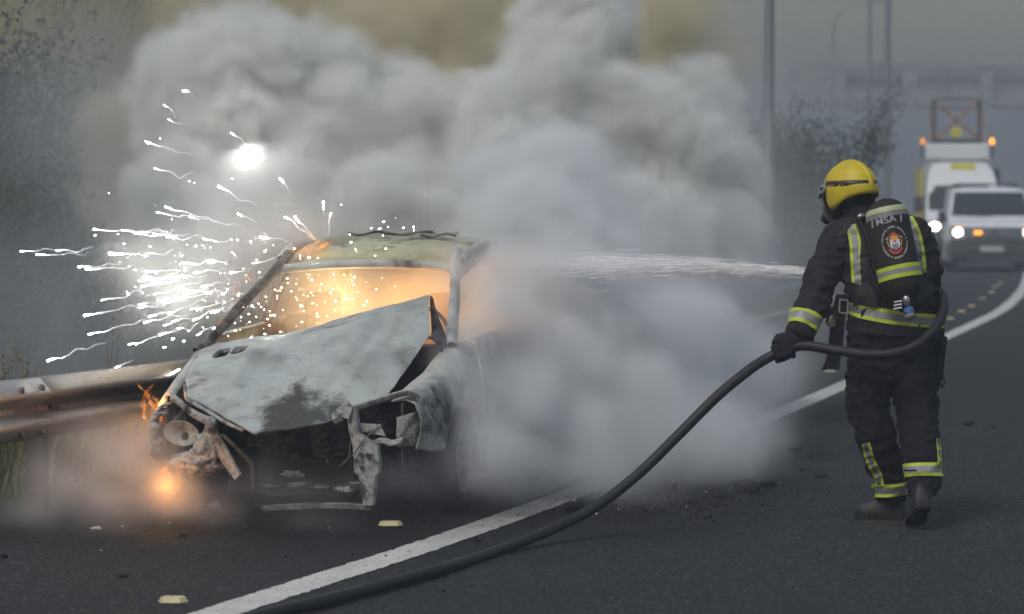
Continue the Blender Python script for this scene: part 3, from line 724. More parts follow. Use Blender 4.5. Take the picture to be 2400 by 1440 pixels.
m = MB(); m.add([V((-.33, .0, .44)), V((-.31, -.005, .44)), V((-.175, .04, .30)), V((-.165, .04, .17)), V((-.185, .05, .17)), V((-.19, .05, .29))], [(0, 1, 2, 5), (2, 3, 4, 5)]); m.build('bent_strip', M['char'], car, solid=.012)
# lower crossmember and scraps under the nose
m = MB(); m.grid([[V((x, .02 + dy, .085 + dz + .012 * math.sin(x * 6))) for x in [-.12 + .055 * k for k in range(11)]] for dy, dz in ((.01, .012), (-.014, .006), (-.014, -.010), (.02, -.012))]); m.build('lower_crossmember', M['rim'], car, solid=.006)
for i in range(9):
    c = (rnd.uniform(-.1, .38), rnd.uniform(.03, .2), rnd.uniform(.12, .26)); me = lump(c, (rnd.uniform(.03, .07), .02, rnd.uniform(.008, .02)), i + 20, .6, 5, 2)
    mobj('melted_scrap', me, M['ash'] if i % 2 else M['char'], car)
# wheels
def wheel(x, y, turn=0.0):
    w = empty('wheel', (x, y, .27)); w.parent = car; w.rotation_euler = (0, 0, turn); s = 1 if x > 0 else -1
    t_ = MB(); prof = [(.085, .185), (.09, .23), (.075, .262), (.03, .272), (-.03, .272), (-.075, .262), (-.09, .23), (-.085, .185)]
    t_.grid([[V((px_, math.cos(a) * (r_ + .006 * math.sin(a * 5)), math.sin(a) * r_)) for (px_, r_) in prof] for a in [2 * math.pi * k / 36 for k in range(37)]]); t_.build('tyre', M['tyre'], w, smooth=True)
    r_ = MB(); r_.grid([[V((s * px_, math.cos(a) * rr, math.sin(a) * rr)) for (px_, rr) in ((.075, .188), (.07, .17), (.035, .14), (.045, .07), (.055, .05), (.055, .001))] for a in [2 * math.pi * k / 36 for k in range(37)]]); rim_ = r_.build('rim', M['rim'], w, smooth=True)
    h = MB()
    for k in range(8):
        a = 2 * math.pi * k / 8; h.tube([V((s * .040, .115 * math.cos(a), .115 * math.sin(a))), V((s * .046, .115 * math.cos(a), .115 * math.sin(a)))], .022, 8)
    h.build('rim_holes', M['black'], rim_)
wheel(.665, .76, -.05); wheel(-.665, .76, -.05); wheel(.665, 3.16); wheel(-.665, 3.16)

# ------------------------------------------------------------------ firefighter seen from behind
FY = 14.1; FS = FPX / FY
def Fp(px, py, dy=0.0): return P(px, py, FY + dy)
def fabric(name, col, scale=5.0, bump=.6):
    t = NT(name); co = t.coord('Object')
    n1 = t.noise(co, scale, 5, .6); w = t.noise(co, 260, 2, .5); f2 = t.noise(co, 22, 5, .65, 1.2)
    c = t.ramp(n1, [(.3, tuple(x * .7 for x in col)), (.7, tuple(x * 1.25 for x in col))])
    c = t.mix(t.ramp(f2, [(.55, 0.0), (.8, .25)]), c, tuple(min(1, x * 2.2) for x in col))
    h = t.math('ADD', t.math('MULTIPLY', f2, 1.0), t.math('MULTIPLY', w, .12))
    return t.princ(c, .85, 0, t.bump(h, bump, .02), .2)
M['jacket'] = fabric('turnout_jacket', (.019, .0175, .022)); M['trousers'] = fabric('turnout_trousers', (.0085, .0092, .0135)); M['glove'] = fabric('glove_leather', (.012, .0135, .018), 9, .4)
M['boot'] = plain('boot_rubber', (.010, .011, .0125), .6, 0, .3, 12, .2, 50); M['sole'] = plain('boot_sole', (.005, .005, .0055), .8, 0, .3, 20, .5, 60)
M['strapm'] = plain('harness_webbing', (.006, .006, .0065), .7, 0, .3, 30, .4, 200)
M['hivis'] = plain('fluorescent_tape', (.40, .50, .03), .55, 0, .22, 16); M['silver'] = plain('reflective_tape', (.20, .215, .225), .45, 0, .25, 18)
ff = empty('firefighter', (Fp(2090, 1222).x, FY, 0)); FO = ff.location.copy()
tag(ff, 'firefighter in black turnout gear and yellow helmet, back turned, gripping a hose', 'person')
def loft(m, secs, n=20, cap=True):
    """secs: (centre, half width, half depth, yaw)"""
    rows = []
    for c, rx, ry, yaw in secs:
        ax = V((math.cos(yaw), math.sin(yaw), 0)); ay = V((-math.sin(yaw), math.cos(yaw), 0))
        rows.append([c + ax * rx * math.copysign(abs(math.cos(a)) ** .85, math.cos(a)) + ay * ry * math.copysign(abs(math.sin(a)) ** .85, math.sin(a)) for a in [2 * math.pi * k / n for k in range(n)]])
    m.grid(rows, close=True)
    k = len(m.v) - n * len(rows)
    m.f.append(list(range(k, k + n))[::-1]); m.mi.append(0); m.f.append(list(range(len(m.v) - n, len(m.v)))); m.mi.append(0)
bm_ = MB(); YAW = .26
tors = [(500, 2028, 46, .055), (515, 2036, 72, .085), (530, 2056, 98, .115), (560, 2064, 108, .135), (600, 2070, 110, .145), (650, 2076, 108, .145), (700, 2092, 108, .14), (740, 2097, 109, .14), (775, 2099, 113, .15), (820, 2098, 112, .15), (865, 2095, 108, .14), (890, 2094, 100, .125)]
loft(bm_, [(Fp(x, y, .02 if y > 700 else .02 + (700 - y) / 200 * .10), r / FS, d, YAW) for y, x, r, d in tors])
def limb(pts, n=14):
    c = [Fp(*p[:2], p[3]) for p in pts]; r = [p[2] / FS for p in pts]
    cs = spline(c, 4); rs = []
    for i in range(len(cs)):
        f = i / 4; a = int(min(f, len(r) - 1)); b = min(a + 1, len(r) - 1); rs.append(r[a] + (r[b] - r[a]) * (f - a))
    bm_.tube(cs, rs, n)
limb([(2000, 545, 34, .10), (1972, 560, 44, .07), (1948, 605, 43, .03), (1926, 650, 39, -.02), (1908, 705, 37, -.08), (1888, 750, 36, -.14), (1871, 792, 31, -.19)])      # left arm
limb([(2110, 540, 36, .10), (2142, 552, 42, .10), (2163, 602, 39, .10), (2173, 648, 36, .12), (2150, 676, 33, .24), (2085, 690, 30, .40), (2030, 680, 27, .52)])          # right arm, forearm reaching forward
limb([(2046, 850, 57, .03), (2038, 900, 55, .03), (2035, 945, 50, .02), (2046, 1004, 47, 0.0), (2064, 1060, 46, .04), (2080, 1105, 41, .07), (2088, 1150, 36, .09), (2092, 1174, 33, .10)])       # left leg
limb([(2148, 850, 58, .02), (2146, 905, 54, -.02), (2149, 960, 48, -.06), (2152, 1000, 45, -.10), (2159, 1050, 44, -.16), (2164, 1105, 41, -.22), (2165, 1148, 36, -.26), (2166, 1164, 33, -.27)])  # right leg
limb([(2030, 512, 34, .10), (2010, 488, 34, .12), (1992, 455, 44, .13), (1988, 425, 40, .13)])                                                                         # neck and head in a hood
for v in range(len(bm_.v)): bm_.v[v] = tuple(V(bm_.v[v]) - FO)
tmp = bm_.build('body_tmp'); rmod = tmp.modifiers.new('r', 'REMESH'); rmod.mode = 'VOXEL'; rmod.voxel_size = .011
smod = tmp.modifiers.new('s', 'SMOOTH'); smod.factor = .5; smod.iterations = 6
bpy.context.view_layer.update(); dg = bpy.context.evaluated_depsgraph_get()
bme = bpy.data.meshes.new_from_object(tmp.evaluated_get(dg)); bpy.data.objects.remove(tmp)
# folds in the cloth: long soft wrinkles, tighter at elbows, knees and hems
nrm = [v.normal.copy() for v in bme.vertices]
for v, n_ in zip(bme.vertices, nrm):
    c = v.co; fold = noise.noise(V((c.x * 9 + c.z * 5, c.y * 9, c.z * 17 - c.x * 6))); fold2 = noise.noise(V((c.x * 22 - c.z * 14, c.y * 20, c.z * 34 + c.x * 10)))
    z = c.z; amp = .017 if z < 1.0 else .013
    ridge = 1 - 2 * abs(fold); r2_ = 1 - 2 * abs(noise.noise(V((c.x * 15 + c.z * 22, c.y * 14, c.z * 30 - c.x * 18)) * .8))
    v.co = c + n_ * (amp * (ridge - .35) + .006 * (r2_ - .4) + .0035 * fold2)
for m_ in (M['jacket'], M['trousers'], M['strapm']): bme.materials.append(m_)
hem_z = Fp(2095, 772).z
for p in bme.polygons:
    c = p.center; p.material_index = 1 if (c.z < hem_z and c.x + FO.x > Fp(1955, 800).x) else 0
    if c.z > Fp(2000, 508).z: p.material_index = 2
    p.use_smooth = True
body = bpy.data.objects.new('body', bme); C.objects.link(body); body.parent = ff
bvh = BVHTree.FromPolygons([v.co + FO for v in bme.vertices], [p.vertices[:] for p in bme.polygons])
def ring_band(c, t, w, name='reflective_band', stripes=True, off=.006, n=36, parent=None, reach=.35, mats=None, tilt=None):
    """tape sewn round a limb: centre, axis, width in metres"""
    c = V(c); t = V(t).normalized(); x = t.orthogonal().normalized(); y = t.cross(x); rows = []
    fr = (-.5, -.27, -.25, .25, .27, .5) if stripes else (-.5, .5)
    for f in fr:
        row = []
        for k in range(n):
            a = 2 * math.pi * k / n; d = x * math.cos(a) + y * math.sin(a)
            h = bvh.ray_cast(c + t * (w * f), d, reach)
            r = (h[3] if h[0] is not None else None); row.append((d, r))
        rs = [r for _, r in row if r]; mean = sum(rs) / max(1, len(rs)) if rs else .08
        rr = [min(r if r else mean, mean * 1.35) for _, r in row]
        rr = [(rr[i - 1] + rr[i] * 2 + rr[(i + 1) % n]) / 4 for i in range(n)]
        rows.append([c + t * (w * f) + row[i][0] * (rr[i] + off) - FO for i in range(n)])
    m = MB()
    if stripes:
        for i, mi in ((0, 0), (2, 1), (4, 0)): m.grid([rows[i], rows[i + 1]], mi, close=True)
        m.grid([rows[1], rows[2]], 0, close=True); m.grid([rows[3], rows[4]], 0, close=True)
    else: m.grid(rows, 0, close=True)
    return m.build(name, mats or [M['hivis'], M['silver']], parent or body, solid=.003, smooth=False)
def strip_band(path, wpx, name='reflective_band', n=14, off=.005, depth0=12.6, stripes=True, mats=None, parent=None):
    """tape lying along the back or leg: path of photo points laid on to the body"""
    pts = spline([V((a, b, 0)) for a, b in path], n)
    cols = (-.5, -.27, -.25, .25, .27, .5) if stripes else (-.5, 0, .5); rows = []
    last = None
    for i, p in enumerate(pts):
        t = (pts[min(i + 1, len(pts) - 1)] - pts[max(0, i - 1)]).normalized(); nx = V((-t.y, t.x, 0)); row = []
        for f in cols:
            q = p + nx * (wpx * f); o = P(q.x, q.y, depth0); d = ray(q.x, q.y).normalized(); h = bvh.ray_cast(o, d, 3.0)
            pt = h[0] if h[0] is not None and h[0].y < FY + .12 else None
            if pt is None: pt = P(q.x, q.y, last.y if last else FY - .1)
            last = pt; row.append(pt - d * off - FO)
        rows.append(row)
    m = MB()
    for i in range(len(rows) - 1):
        for k in range(len(cols) - 1): m.add([rows[i][k], rows[i][k + 1], rows[i + 1][k + 1], rows[i + 1][k]], [(0, 1, 2, 3)], 1 if (stripes and k == 2) else 0)
    return m.build(name, mats or [M['hivis'], M['silver']], parent or body, solid=.003)
ring_band(Fp(1883, 757, -.15), Fp(1871, 792, -.19) - Fp(1896, 722, -.11), .078)
ring_band(Fp(2087, 1146, .088), V((.10, 0, -1)), .064)
ring_band(Fp(2164, 1104, -.22), V((0, -.20, -1)), .066)
strip_band([(2029, 1040), (2040, 1080), (2056, 1112), (2062, 1140)], 21)
strip_band([(2199, 1028), (2202, 1060), (2203, 1092)], 9)
strip_band([(1993, 528), (2003, 560), (2007, 610), (2010, 668)], 27)
strip_band([(2126, 512), (2143, 545), (2153, 590), (2158, 640)], 28)
ring_band(Fp(2096, 733, .03), V((.16, -.12, 1)), .068, reach=.6)
# hem of the jacket hanging over the trousers
ring_band(Fp(2098, 772, .02), V((.08, 0, 1)), .05, 'jacket_hem', False, .012, parent=body, reach=.6, mats=[M['jacket']])
# pockets and loops on the right hip
m = MB(); q = Fp(2203, 850, -.04) - FO; m.box(q, (.035, .10, .17), Matrix.Rotation(.1, 3, 'Y')); m.build('thigh_pocket', M['trousers'], body, bevel=.012)
m = MB(); q = Fp(2208, 880, -.06) - FO; m.tube(spline([q, q + V((.012, 0, -.03)), q + V((.002, 0, -.06)), q + V((-.010, 0, -.03)), q], 4), .005, 6); m.build('carabiner', M['strapm'], body)
m = MB(); q = Fp(2212, 800, -.02) - FO; m.box(q, (.03, .05, .05)); m.build('belt_clip', M['strapm'], body, bevel=.008)
# boots
def boot(heel, toe, ankle, width, tilt_up, label=None):
    heel, toe, ankle = V(heel), V(toe), V(ankle); d = (toe - heel); L = d.length; d.normalize(); side = d.cross(V((0, 0, 1))).normalized(); up = side.cross(d).normalized()
    m = MB(); rows = []
    for f, w, h in ((-.04, .5, .055), (0.0, .72, .10), (.15, .80, .125), (.32, .78, .118), (.5, .86, .090), (.7, 1.0, .074), (.87, .92, .062), (.97, .62, .050), (1.01, .30, .035)):
        c = heel + d * L * f; hw = width * w / 2
        rows.append([c + side * hw * math.cos(a) * (1 if math.sin(a) > 0 else 1.05) + up * (max(0.0, math.sin(a)) * h + .004) for a in [math.pi * k / 9 for k in range(10)]])
    loop = [[p for p in r] + [heel + d * L * f - side * 0 + up * .0 for f in ()] for r in rows]
    m.grid(loop, close=True); nl = len(loop[0]); m.f.append(list(range(nl))); m.mi.append(0); m.f.append(list(range(len(m.v) - nl, len(m.v)))); m.mi.append(0)
    base = heel + d * L * .17 + up * .05; m.tube([base + (ankle - base) * f for f in (0, .35, .7, 1.0)], [.046, .052, .056, .058], 16)
    for i in range(len(m.v)): m.v[i] = tuple(V(m.v[i]) - FO)
    tmp = m.build('boot_tmp'); r3 = tmp.modifiers.new('r', 'REMESH'); r3.mode = 'VOXEL'; r3.voxel_size = .006; s3 = tmp.modifiers.new('s', 'SMOOTH'); s3.factor = .5; s3.iterations = 5
    bpy.context.view_layer.update(); dg_ = bpy.context.evaluated_depsgraph_get(); bme_ = bpy.data.meshes.new_from_object(tmp.evaluated_get(dg_)); bpy.data.objects.remove(tmp)
    b = mobj('boot', bme_, M['boot'], ff, smooth=True)
    s = MB(); top = []; bot = []
    for f, w in ((-.05, .45), (0, .70), (.15, .80), (.32, .72), (.5, .80), (.7, 1.02), (.87, .95), (.97, .65), (1.02, .3)):
        c = heel + d * L * f; hw = width * w / 2 * 1.06; lift = .0 if f < .3 or f > .45 else .006
        top.append([c - side * hw + up * .012, c + side * hw + up * .012]); bot.append([c - side * hw - up * (.022 - lift), c + side * hw - up * (.022 - lift)])
    s.grid(top); s.grid(bot); s.grid([[a[0] for a in top], [a[0] for a in bot]]); s.grid([[a[1] for a in top], [a[1] for a in bot]])
    s.add([top[0][0], top[0][1], bot[0][1], bot[0][0]], [(0, 1, 2, 3)]); s.add([top[-1][0], top[-1][1], bot[-1][1], bot[-1][0]], [(0, 1, 2, 3)])
    for k in range(9):
        c = heel + d * L * (.02 + .105 * k) - up * .025; s.bar(c - side * width * .34, c + side * width * .34, .014, .008, up)
    for i in range(len(s.v)): s.v[i] = tuple(V(s.v[i]) - FO)
    s.build('sole', M['sole'], b)
gl = G(2118, 1221); gt = G(2006, 1216)
boot(V((gl.x, FY + .09, .022)), V((gt.x, FY + .16, .022)), Fp(2088, 1150, .09), .098, 0)
boot(Fp(2163, 1180, -.40), V((Fp(2136, 1240, -.14).x, FY - .20, .026)), Fp(2165, 1145, -.26), .10, 1)

# gloved left hand closed round the hose
M['hose'] = plain('hose_rubber', (.013, .0145, .016), .55, 0, .3, 30, .25, 180, .4)
HOSE_R = .0255
hose_hand = [Fp(1788, 846, -.235), Fp(1820, 829, -.23), Fp(1856, 815, -.225), Fp(1892, 811, -.225)]
hc = (hose_hand[1] + hose_hand[2]) / 2; hax = (hose_hand[2] - hose_hand[1]).normalized()      # axis towards the wrist side
tocam = V((0, -1, 0)); tocam = (tocam - hax * tocam.dot(hax)).normalized(); hup = hax.cross(tocam); hup = hup if hup.z > 0 else -hup
gm_ = MB()
wrist = Fp(1872, 796, -.19)
gm_.tube([wrist + V((.004, 0, .035)), wrist, wrist * .55 + (hc + hup * .045) * .45, hc + hup * .045 - hax * .005, hc + hup * .036 + tocam * .015 - hax * .03], [.046, .044, .046, .046, .032], 12)
for k in range(4):                                   # fingers lie side by side along the hose and wrap under it
    off = -.046 + .026 * k; L_ = (1.0, 1.08, 1.04, .86)[k]; pts = []
    for j in range(8):
        a = R(70) - j / 7 * R(215) * L_
        rad = HOSE_R + .013 + .006 * math.sin(j * 2.2)
        pts.append(hc + hax * off + (hup * math.sin(a) + tocam * math.cos(a)) * rad)
    gm_.tube(pts, [.0165, .0165, .0160, .0158, .0155, .015, .0145, .011], 9)
th = [hc + hax * .035 + hup * .035 + tocam * .02, hc + hax * .01 + hup * .02 - tocam * .035, hc - hax * .02 - hup * .006 - tocam * .044, hc - hax * .035 - hup * .022 - tocam * .036]
gm_.tube(spline(th, 3), [.02, .02, .019, .0185, .018, .018, .017, .016, .015, .012], 9)
for i in range(len(gm_.v)): gm_.v[i] = tuple(V(gm_.v[i]) - FO)
tmp = gm_.build('glove_tmp'); r2 = tmp.modifiers.new('r', 'REMESH'); r2.mode = 'VOXEL'; r2.voxel_size = .0045; s2 = tmp.modifiers.new('s', 'SMOOTH'); s2.factor = .5; s2.iterations = 3
bpy.context.view_layer.update(); dg = bpy.context.evaluated_depsgraph_get()
gme = bpy.data.meshes.new_from_object(tmp.evaluated_get(dg)); bpy.data.objects.remove(tmp)
gl_o = mobj('glove', gme, M['glove'], ff, smooth=True); tag(gl_o, 'black glove with fingers closed round the hose')
m = MB(); cc = wrist + V((.006, 0, .03)); ax_ = (Fp(1871, 792, -.19) - Fp(1896, 722, -.11)).normalized()
m.tube([cc - ax_ * .03 - FO, cc + ax_ * .0 - FO, cc + ax_ * .025 - FO], [.066, .068, .060], 18); m.build('cuff', M['glove'], gl_o, smooth=True)

# helmet: shell with neck guard, comb, band, visor, mask straps
def helmet_paint():
    t = NT('helmet_yellow'); co = t.coord()
    n = t.noise(co, 9, 5, .6); s = t.noise(co, 45, 6, .75, 1.5)
    c = t.ramp(n, [(.3, (.44, .345, .012)), (.7, (.56, .45, .02))])
    c = t.mix(t.ramp(s, [(.62, 0.0), (.70, .8)]), c, (.06, .05, .02))
    return t.princ(c, .48, 0, t.bump(s, .10, .004), .4)
M['helmet'] = helmet_paint(); M['helm_black'] = plain('helmet_band', (.016, .016, .018), .4, 0, .4, 30); M['visor'] = plain('visor_plastic', (.30, .28, .20), .2); M['metal'] = plain('bright_metal', (.5, .5, .5), .3, .9, .15, 30)
hc0 = Fp(1993, 443, .12); yaw = R(128)                      # direction the face points (away and to the left)
hf = V((math.cos(yaw), math.sin(yaw), -.06)).normalized(); hr = hf.cross(V((0, 0, 1))).normalized(); hu = hr.cross(hf)
helm = empty('helmet', hc0 - FO); helm.parent = ff; tag(helm, 'scuffed yellow helmet with a black band and clear visor')
def hp_(az, el, s=1.0):
    """point on the shell; az 0 = front"""
    ca, sa, ce, se = math.cos(az), math.sin(az), math.cos(el), math.sin(el)
    L_ = .150 if ca < 0 else .142
    return (hf * ca * L_ * ce + hr * sa * .118 * ce + hu * se * (.135 if se > 0 else .15)) * s
def rim_el(az):
    a = abs((az + math.pi) % (2 * math.pi) - math.pi)            # 0 front .. pi back
    return interp([0, .55, .95, 1.25, 1.6, 2.1, 2.6, math.pi], [.12, .02, -.60, -.72, -.62, -.34, -.22, -.20], a)
m = MB(); rows = []
for j in range(15):
    row = []
    for k in range(49):
        az = 2 * math.pi * k / 48; e0 = rim_el(az); el = e0 + (math.pi / 2 - .001 - e0) * (j / 14)
        flare = 1 + .05 * max(0, 1 - j / 3) * (1 if e0 < -.1 else .0); row.append(hp_(az, el, flare))
    rows.append(row)
m.grid(rows); m.build('shell', M['helmet'], helm, smooth=True, solid=.006)
m = MB(); rows = []
for k in range(29):
    th_ = -.15 + (math.pi + .30) * k / 28; base = (hf * math.cos(th_) * (.150 if math.cos(th_) < 0 else .142) + hu * math.sin(th_) * .135); hgt = 1 + .045 * math.sin(max(0, min(math.pi, th_))) + .035
    rows.append([base * .985 - hr * .017, base * hgt - hr * .010, base * (hgt + .01), base * hgt + hr * .010, base * .985 + hr * .017])
m.grid(rows); m.build('comb', M['helmet'], helm, smooth=True)
for a0, a1 in ((1.05, 2.98), (-2.98, -1.05)):
    m = MB(); rows = []
    for k in range(17):
        az = a0 + (a1 - a0) * k / 16; rows.append([hp_(az, .08 + .04 * math.cos(az), 1.012), hp_(az, .20 + .04 * math.cos(az), 1.016), hp_(az, .29 + .04 * math.cos(az), 1.012)])
    m.grid(rows); m.build('band', M['helm_black'], helm, smooth=True, solid=.003)
m = MB(); rows = []
for k in range(17):
    az = -1.0 + 2.0 * k / 16; p = hp_(az, .10, 1.03); rows.append([p, p + hf * .03 - hu * .016, p + hf * .045 - hu * .05])
m.grid(rows); m.build('visor', M['visor'], helm, smooth=True, solid=.004)
lt = hp_(1.18 if hr.x < 0 else -1.18, .06, 1.04); 
for sgn in (-1, 1):
    k0 = hp_(sgn * 1.02, .02, 1.04); m = MB(); m.tube([k0 - hr * .012 * sgn * -1, k0 + hr * .022 * sgn], [.024, .020], 12); m.build('visor_pivot', M['metal'], helm)
    m = MB(); m.bar(k0 + hr * .02 * sgn + hu * .01, hp_(sgn * .80, -.62, 1.06) - hu * .02, .020, .016); m.build('mask_arm', M['helm_black'], helm, bevel=.004)
# breathing mask and hood seen beyond the cheek
m = MB(); fc = hf * .105 - hu * .10
m.tube([fc - hf * .05, fc, fc + hf * .035, fc + hf * .06], [.066, .072, .058, .034], 14); m.build('breathing_mask', M['helm_black'], helm, smooth=True)
m = MB(); m.tube([fc + hf * .05 - hu * .02, fc + hf * .085 - hu * .05], [.032, .026], 12); m.build('mask_valve', M['strapm'], helm)
m = MB(); e0 = Fp(1943, 500, .16) - hc0; e1 = Fp(1968, 528, .05) - hc0; m.tube(spline([e0 + V((-.02, .04, .03)), e0, (e0 + e1) / 2 + V((-.012, 0, -.006)), e1], 5), .007, 6); m.build('mask_strap', M['strapm'], helm)
# collar
m = MB(); m.tube([Fp(2026, 522, .10) - FO, Fp(2020, 500, .10) - FO, Fp(2014, 484, .11) - FO], [.098, .086, .080], 20, cap=False); m.build('collar', M['jacket'], body, smooth=True, solid=.008)

# ------------------------------------------------------------------ breathing apparatus on the back
ba = empty('breathing_apparatus', Fp(2118, 715, -.2)); BO = ba.location.copy()
tag(ba, 'black air cylinder with round emblem and yellow bands strapped to the firefighter', 'air cylinder')
A0, A1 = Fp(2070, 466, -.15), Fp(2121, 706, -.235); cax = (A1 - A0).normalized(); CLen = (A1 - A0).length
cside = (V((1, 0, 0)) - cax * cax.x).normalized(); cfr = cside.cross(cax); cfr = cfr if cfr.y < 0 else -cfr       # towards the viewer
CR = .107
def cyl_r(v): return CR * interp([0, .02, .06, .12, .2, .8, .90, .96, 1.0], [.05, .42, .72, .92, .99, 1.0, .90, .66, .3], v)
def cyl(u, v, lift=0.0):
    """u metres round the front from its middle line, v metres down from the crown"""
    a = u / CR; r = cyl_r(v / CLen) + lift
    return A0 + cax * v + (cside * math.sin(a) + cfr * math.cos(a)) * r - BO
m = MB(); m.grid([[cyl(CR * 2 * math.pi * k / 40, CLen * f) for k in range(40)] for f in [j / 40 for j in range(41)]], close=True); m.build('cylinder_cover', M['strapm'], ba, smooth=True)
def cyl_patch(u0, u1, v0, v1, lift, mat, name, nu=18, nv=4, tilt=0.0):
    m = MB(); m.grid([[cyl(u0 + (u1 - u0) * i / nu, v0 + (v1 - v0) * j / nv + tilt * ((i / nu) - .5), lift) for i in range(nu + 1)] for j in range(nv + 1)]); return m.build(name, mat, ba, smooth=True)
M['glowtape'] = plain('pale_tape', (.36, .40, .24), .5, 0, .15, 30); M['greytape'] = plain('grey_panel', (.16, .165, .17), .5, 0, .15, 30)
cyl_patch(-.16, .16, .052, .080, .003, M['glowtape'], 'pale_band')
cyl_patch(-.16, .16, .082, .104, .0025, M['greytape'], 'grey_band')
bt0 = .345
for k, (a, b, mt) in enumerate(((0, .020, 'hivis'), (.020, .044, 'silver'), (.044, .064, 'hivis'))): cyl_patch(-.155, .155, bt0 + a, bt0 + b, .004, M[mt], 'reflective_band' if mt == 'hivis' else 'silver_band')
M['ink_w'] = plain('emblem_white', (.55, .55, .54), .6, 0, .06, 20); M['ink_r'] = plain('emblem_red', (.42, .05, .03), .6, 0, .08, 20); M['ink_o'] = plain('emblem_orange', (.65, .25, .03), .6, 0, .08, 20); M['ink_y'] = plain('emblem_yellow', (.62, .46, .06), .6, 0, .08, 20); M['ink_b'] = plain('emblem_blue', (.05, .07, .22), .6, 0, .08, 20); M['ink_s'] = plain('lettering_silver', (.30, .31, .32), .5, 0, .06, 20)
def text_mesh(txt, size, bold=0.0):
    cu = bpy.data.curves.new('t', 'FONT'); cu.body = txt; cu.size = size; cu.align_x = 'CENTER'; cu.align_y = 'CENTER'; cu.offset = bold
    o = bpy.data.objects.new('t', cu); C.objects.link(o); bpy.context.view_layer.update(); dg = bpy.context.evaluated_depsgraph_get()
    me = bpy.data.meshes.new_from_object(o.evaluated_get(dg)); bpy.data.objects.remove(o); bpy.data.curves.remove(cu); return me
def on_cyl(me, cu_, cv, rot=0.0, lift=.004, sx=1.0):
    ca, sa = math.cos(rot), math.sin(rot)
    for v in me.vertices:
        x, y = v.co.x * sx, v.co.y; v.co = cyl(cu_ + x * ca - y * sa, cv - (x * sa + y * ca), lift)
    me.update(); return me
mobj('lettering', on_cyl(text_mesh('MSA', .047, .0006), -.028, .122, .02, .0040, 1.15), M['ink_s'], ba)
for u_, w_ in ((-.100, .012), (.050, .010)):
    me = bpy.data.meshes.new('slash'); me.from_pydata([(-w_ / 2 - .004, -.017, 0), (w_ / 2 - .004, -.017, 0), (w_ / 2 + .004, .017, 0), (-w_ / 2 + .004, .017, 0)], [], [(0, 1, 2, 3)]); mobj('lettering_bar', on_cyl(me, u_, .124, 0, .0041), M['ink_s'], ba)
EU, EV = -.006, .235
emb = empty('emblem', (0, 0, 0)); emb.parent = ba
def poly(pts, mat, name, lift):
    me = bpy.data.meshes.new(name); n = len(pts); cx = sum(p[0] for p in pts) / n; cy_ = sum(p[1] for p in pts) / n
    me.from_pydata([(cx, cy_, 0)] + [(*p, 0) for p in pts], [], [(0, 1 + k, 1 + (k + 1) % n) for k in range(n)]); mobj(name, on_cyl(me, EU, EV, -.05, lift), M[mat], emb)
ring = [(.052 * math.cos(a), .066 * math.sin(a) - .004) for a in [2 * math.pi * k / 40 for k in range(40)]]
# ring of lettering
def arc_text(txt, a0, a1, rx, ry, size, flip=False):
    n = len(txt); bmx = bmesh.new()
    for i, ch in enumerate(txt):
        if ch == ' ': continue
        a = a0 + (a1 - a0) * (i + .5) / n; me = text_mesh(ch, size, .0002); x, y = rx * math.cos(a), ry * math.sin(a); tang = math.atan2(ry * math.cos(a), -rx * math.sin(a)) + (math.pi if not flip else 0); ca, sa = math.cos(tang), math.sin(tang)
        for v in me.vertices: v.co = V((x + v.co.x * ca - v.co.y * sa, y + v.co.x * sa + v.co.y * ca, 0))
        bmx.from_mesh(me); bpy.data.meshes.remove(me)
    me = bpy.data.meshes.new('ring_lettering'); bmx.to_mesh(me); bmx.free(); mobj('ring_lettering', on_cyl(me, EU, EV, -.05, .0042), M['ink_w'], emb)
arc_text('CONSORCIO PROVINCIAL CONTRA INCENDIOS E SALVAMENTO', R(238), R(-58), .060, .075, .0115)
arc_text('A CORUÑA', R(242), R(298), .060, .078, .0125, True)
# laurel-like red ring, axes, flame and shield
outer = [(.036 * math.cos(a), .042 * math.sin(a) - .018) for a in [R(200) + R(140) * k / 16 for k in range(17)]]; inner = [(.026 * math.cos(a), .030 * math.sin(a) - .016) for a in [R(340) - R(140) * k / 16 for k in range(17)]]
me = bpy.data.meshes.new('red_ring'); me.from_pydata([(*p, 0) for p in outer + inner], [], [(k, k + 1, 32 - k, 33 - k) for k in range(16)]); mobj('red_ring', on_cyl(me, EU, EV, -.05, .0042), M['ink_r'], emb)
poly([(-.024, .012), (-.025, .026), (-.017, .034), (-.018, .046), (-.009, .039), (-.004, .054), (.003, .042), (.010, .048), (.012, .036), (.022, .040), (.023, .024), (.026, .012)], 'ink_r', 'flame', .0044)
poly([(-.018, .012), (-.017, .024), (-.010, .030), (-.009, .038), (-.002, .030), (.004, .036), (.008, .027), (.016, .030), (.018, .012)], 'ink_o', 'flame', .0052)
for q in (-.012, -.002, .009): poly([(q - .003, .012), (q - .003, .022), (q, .029), (q + .003, .021), (q + .003, .012)], 'ink_y', 'flame_tongue', .0060)
poly([(-.023, .014), (.023, .014), (.024, -.016), (.018, -.030), (0, -.039), (-.018, -.030), (-.024, -.016)], 'ink_w', 'shield', .0052)
for q in range(3):
    for w in range(3): poly([(-.013 + q * .0095, -.010 - w * .0085), (-.0055 + q * .0095, -.010 - w * .0085), (-.0055 + q * .0095, -.0165 - w * .0085), (-.013 + q * .0095, -.0165 - w * .0085)], 'ink_b', 'shield_tile', .0060)
for q in range(5): a = R(50 + 20 * q); poly([(.005 * math.cos(a) - .0012, -.004 + .004 * math.sin(a)), (.013 * math.cos(a) - .0012, -.004 + .014 * math.sin(a)), (.013 * math.cos(a) + .0012, -.004 + .014 * math.sin(a)), (.005 * math.cos(a) + .0012, -.004 + .004 * math.sin(a))], 'ink_r', 'shield_ray', .0060)
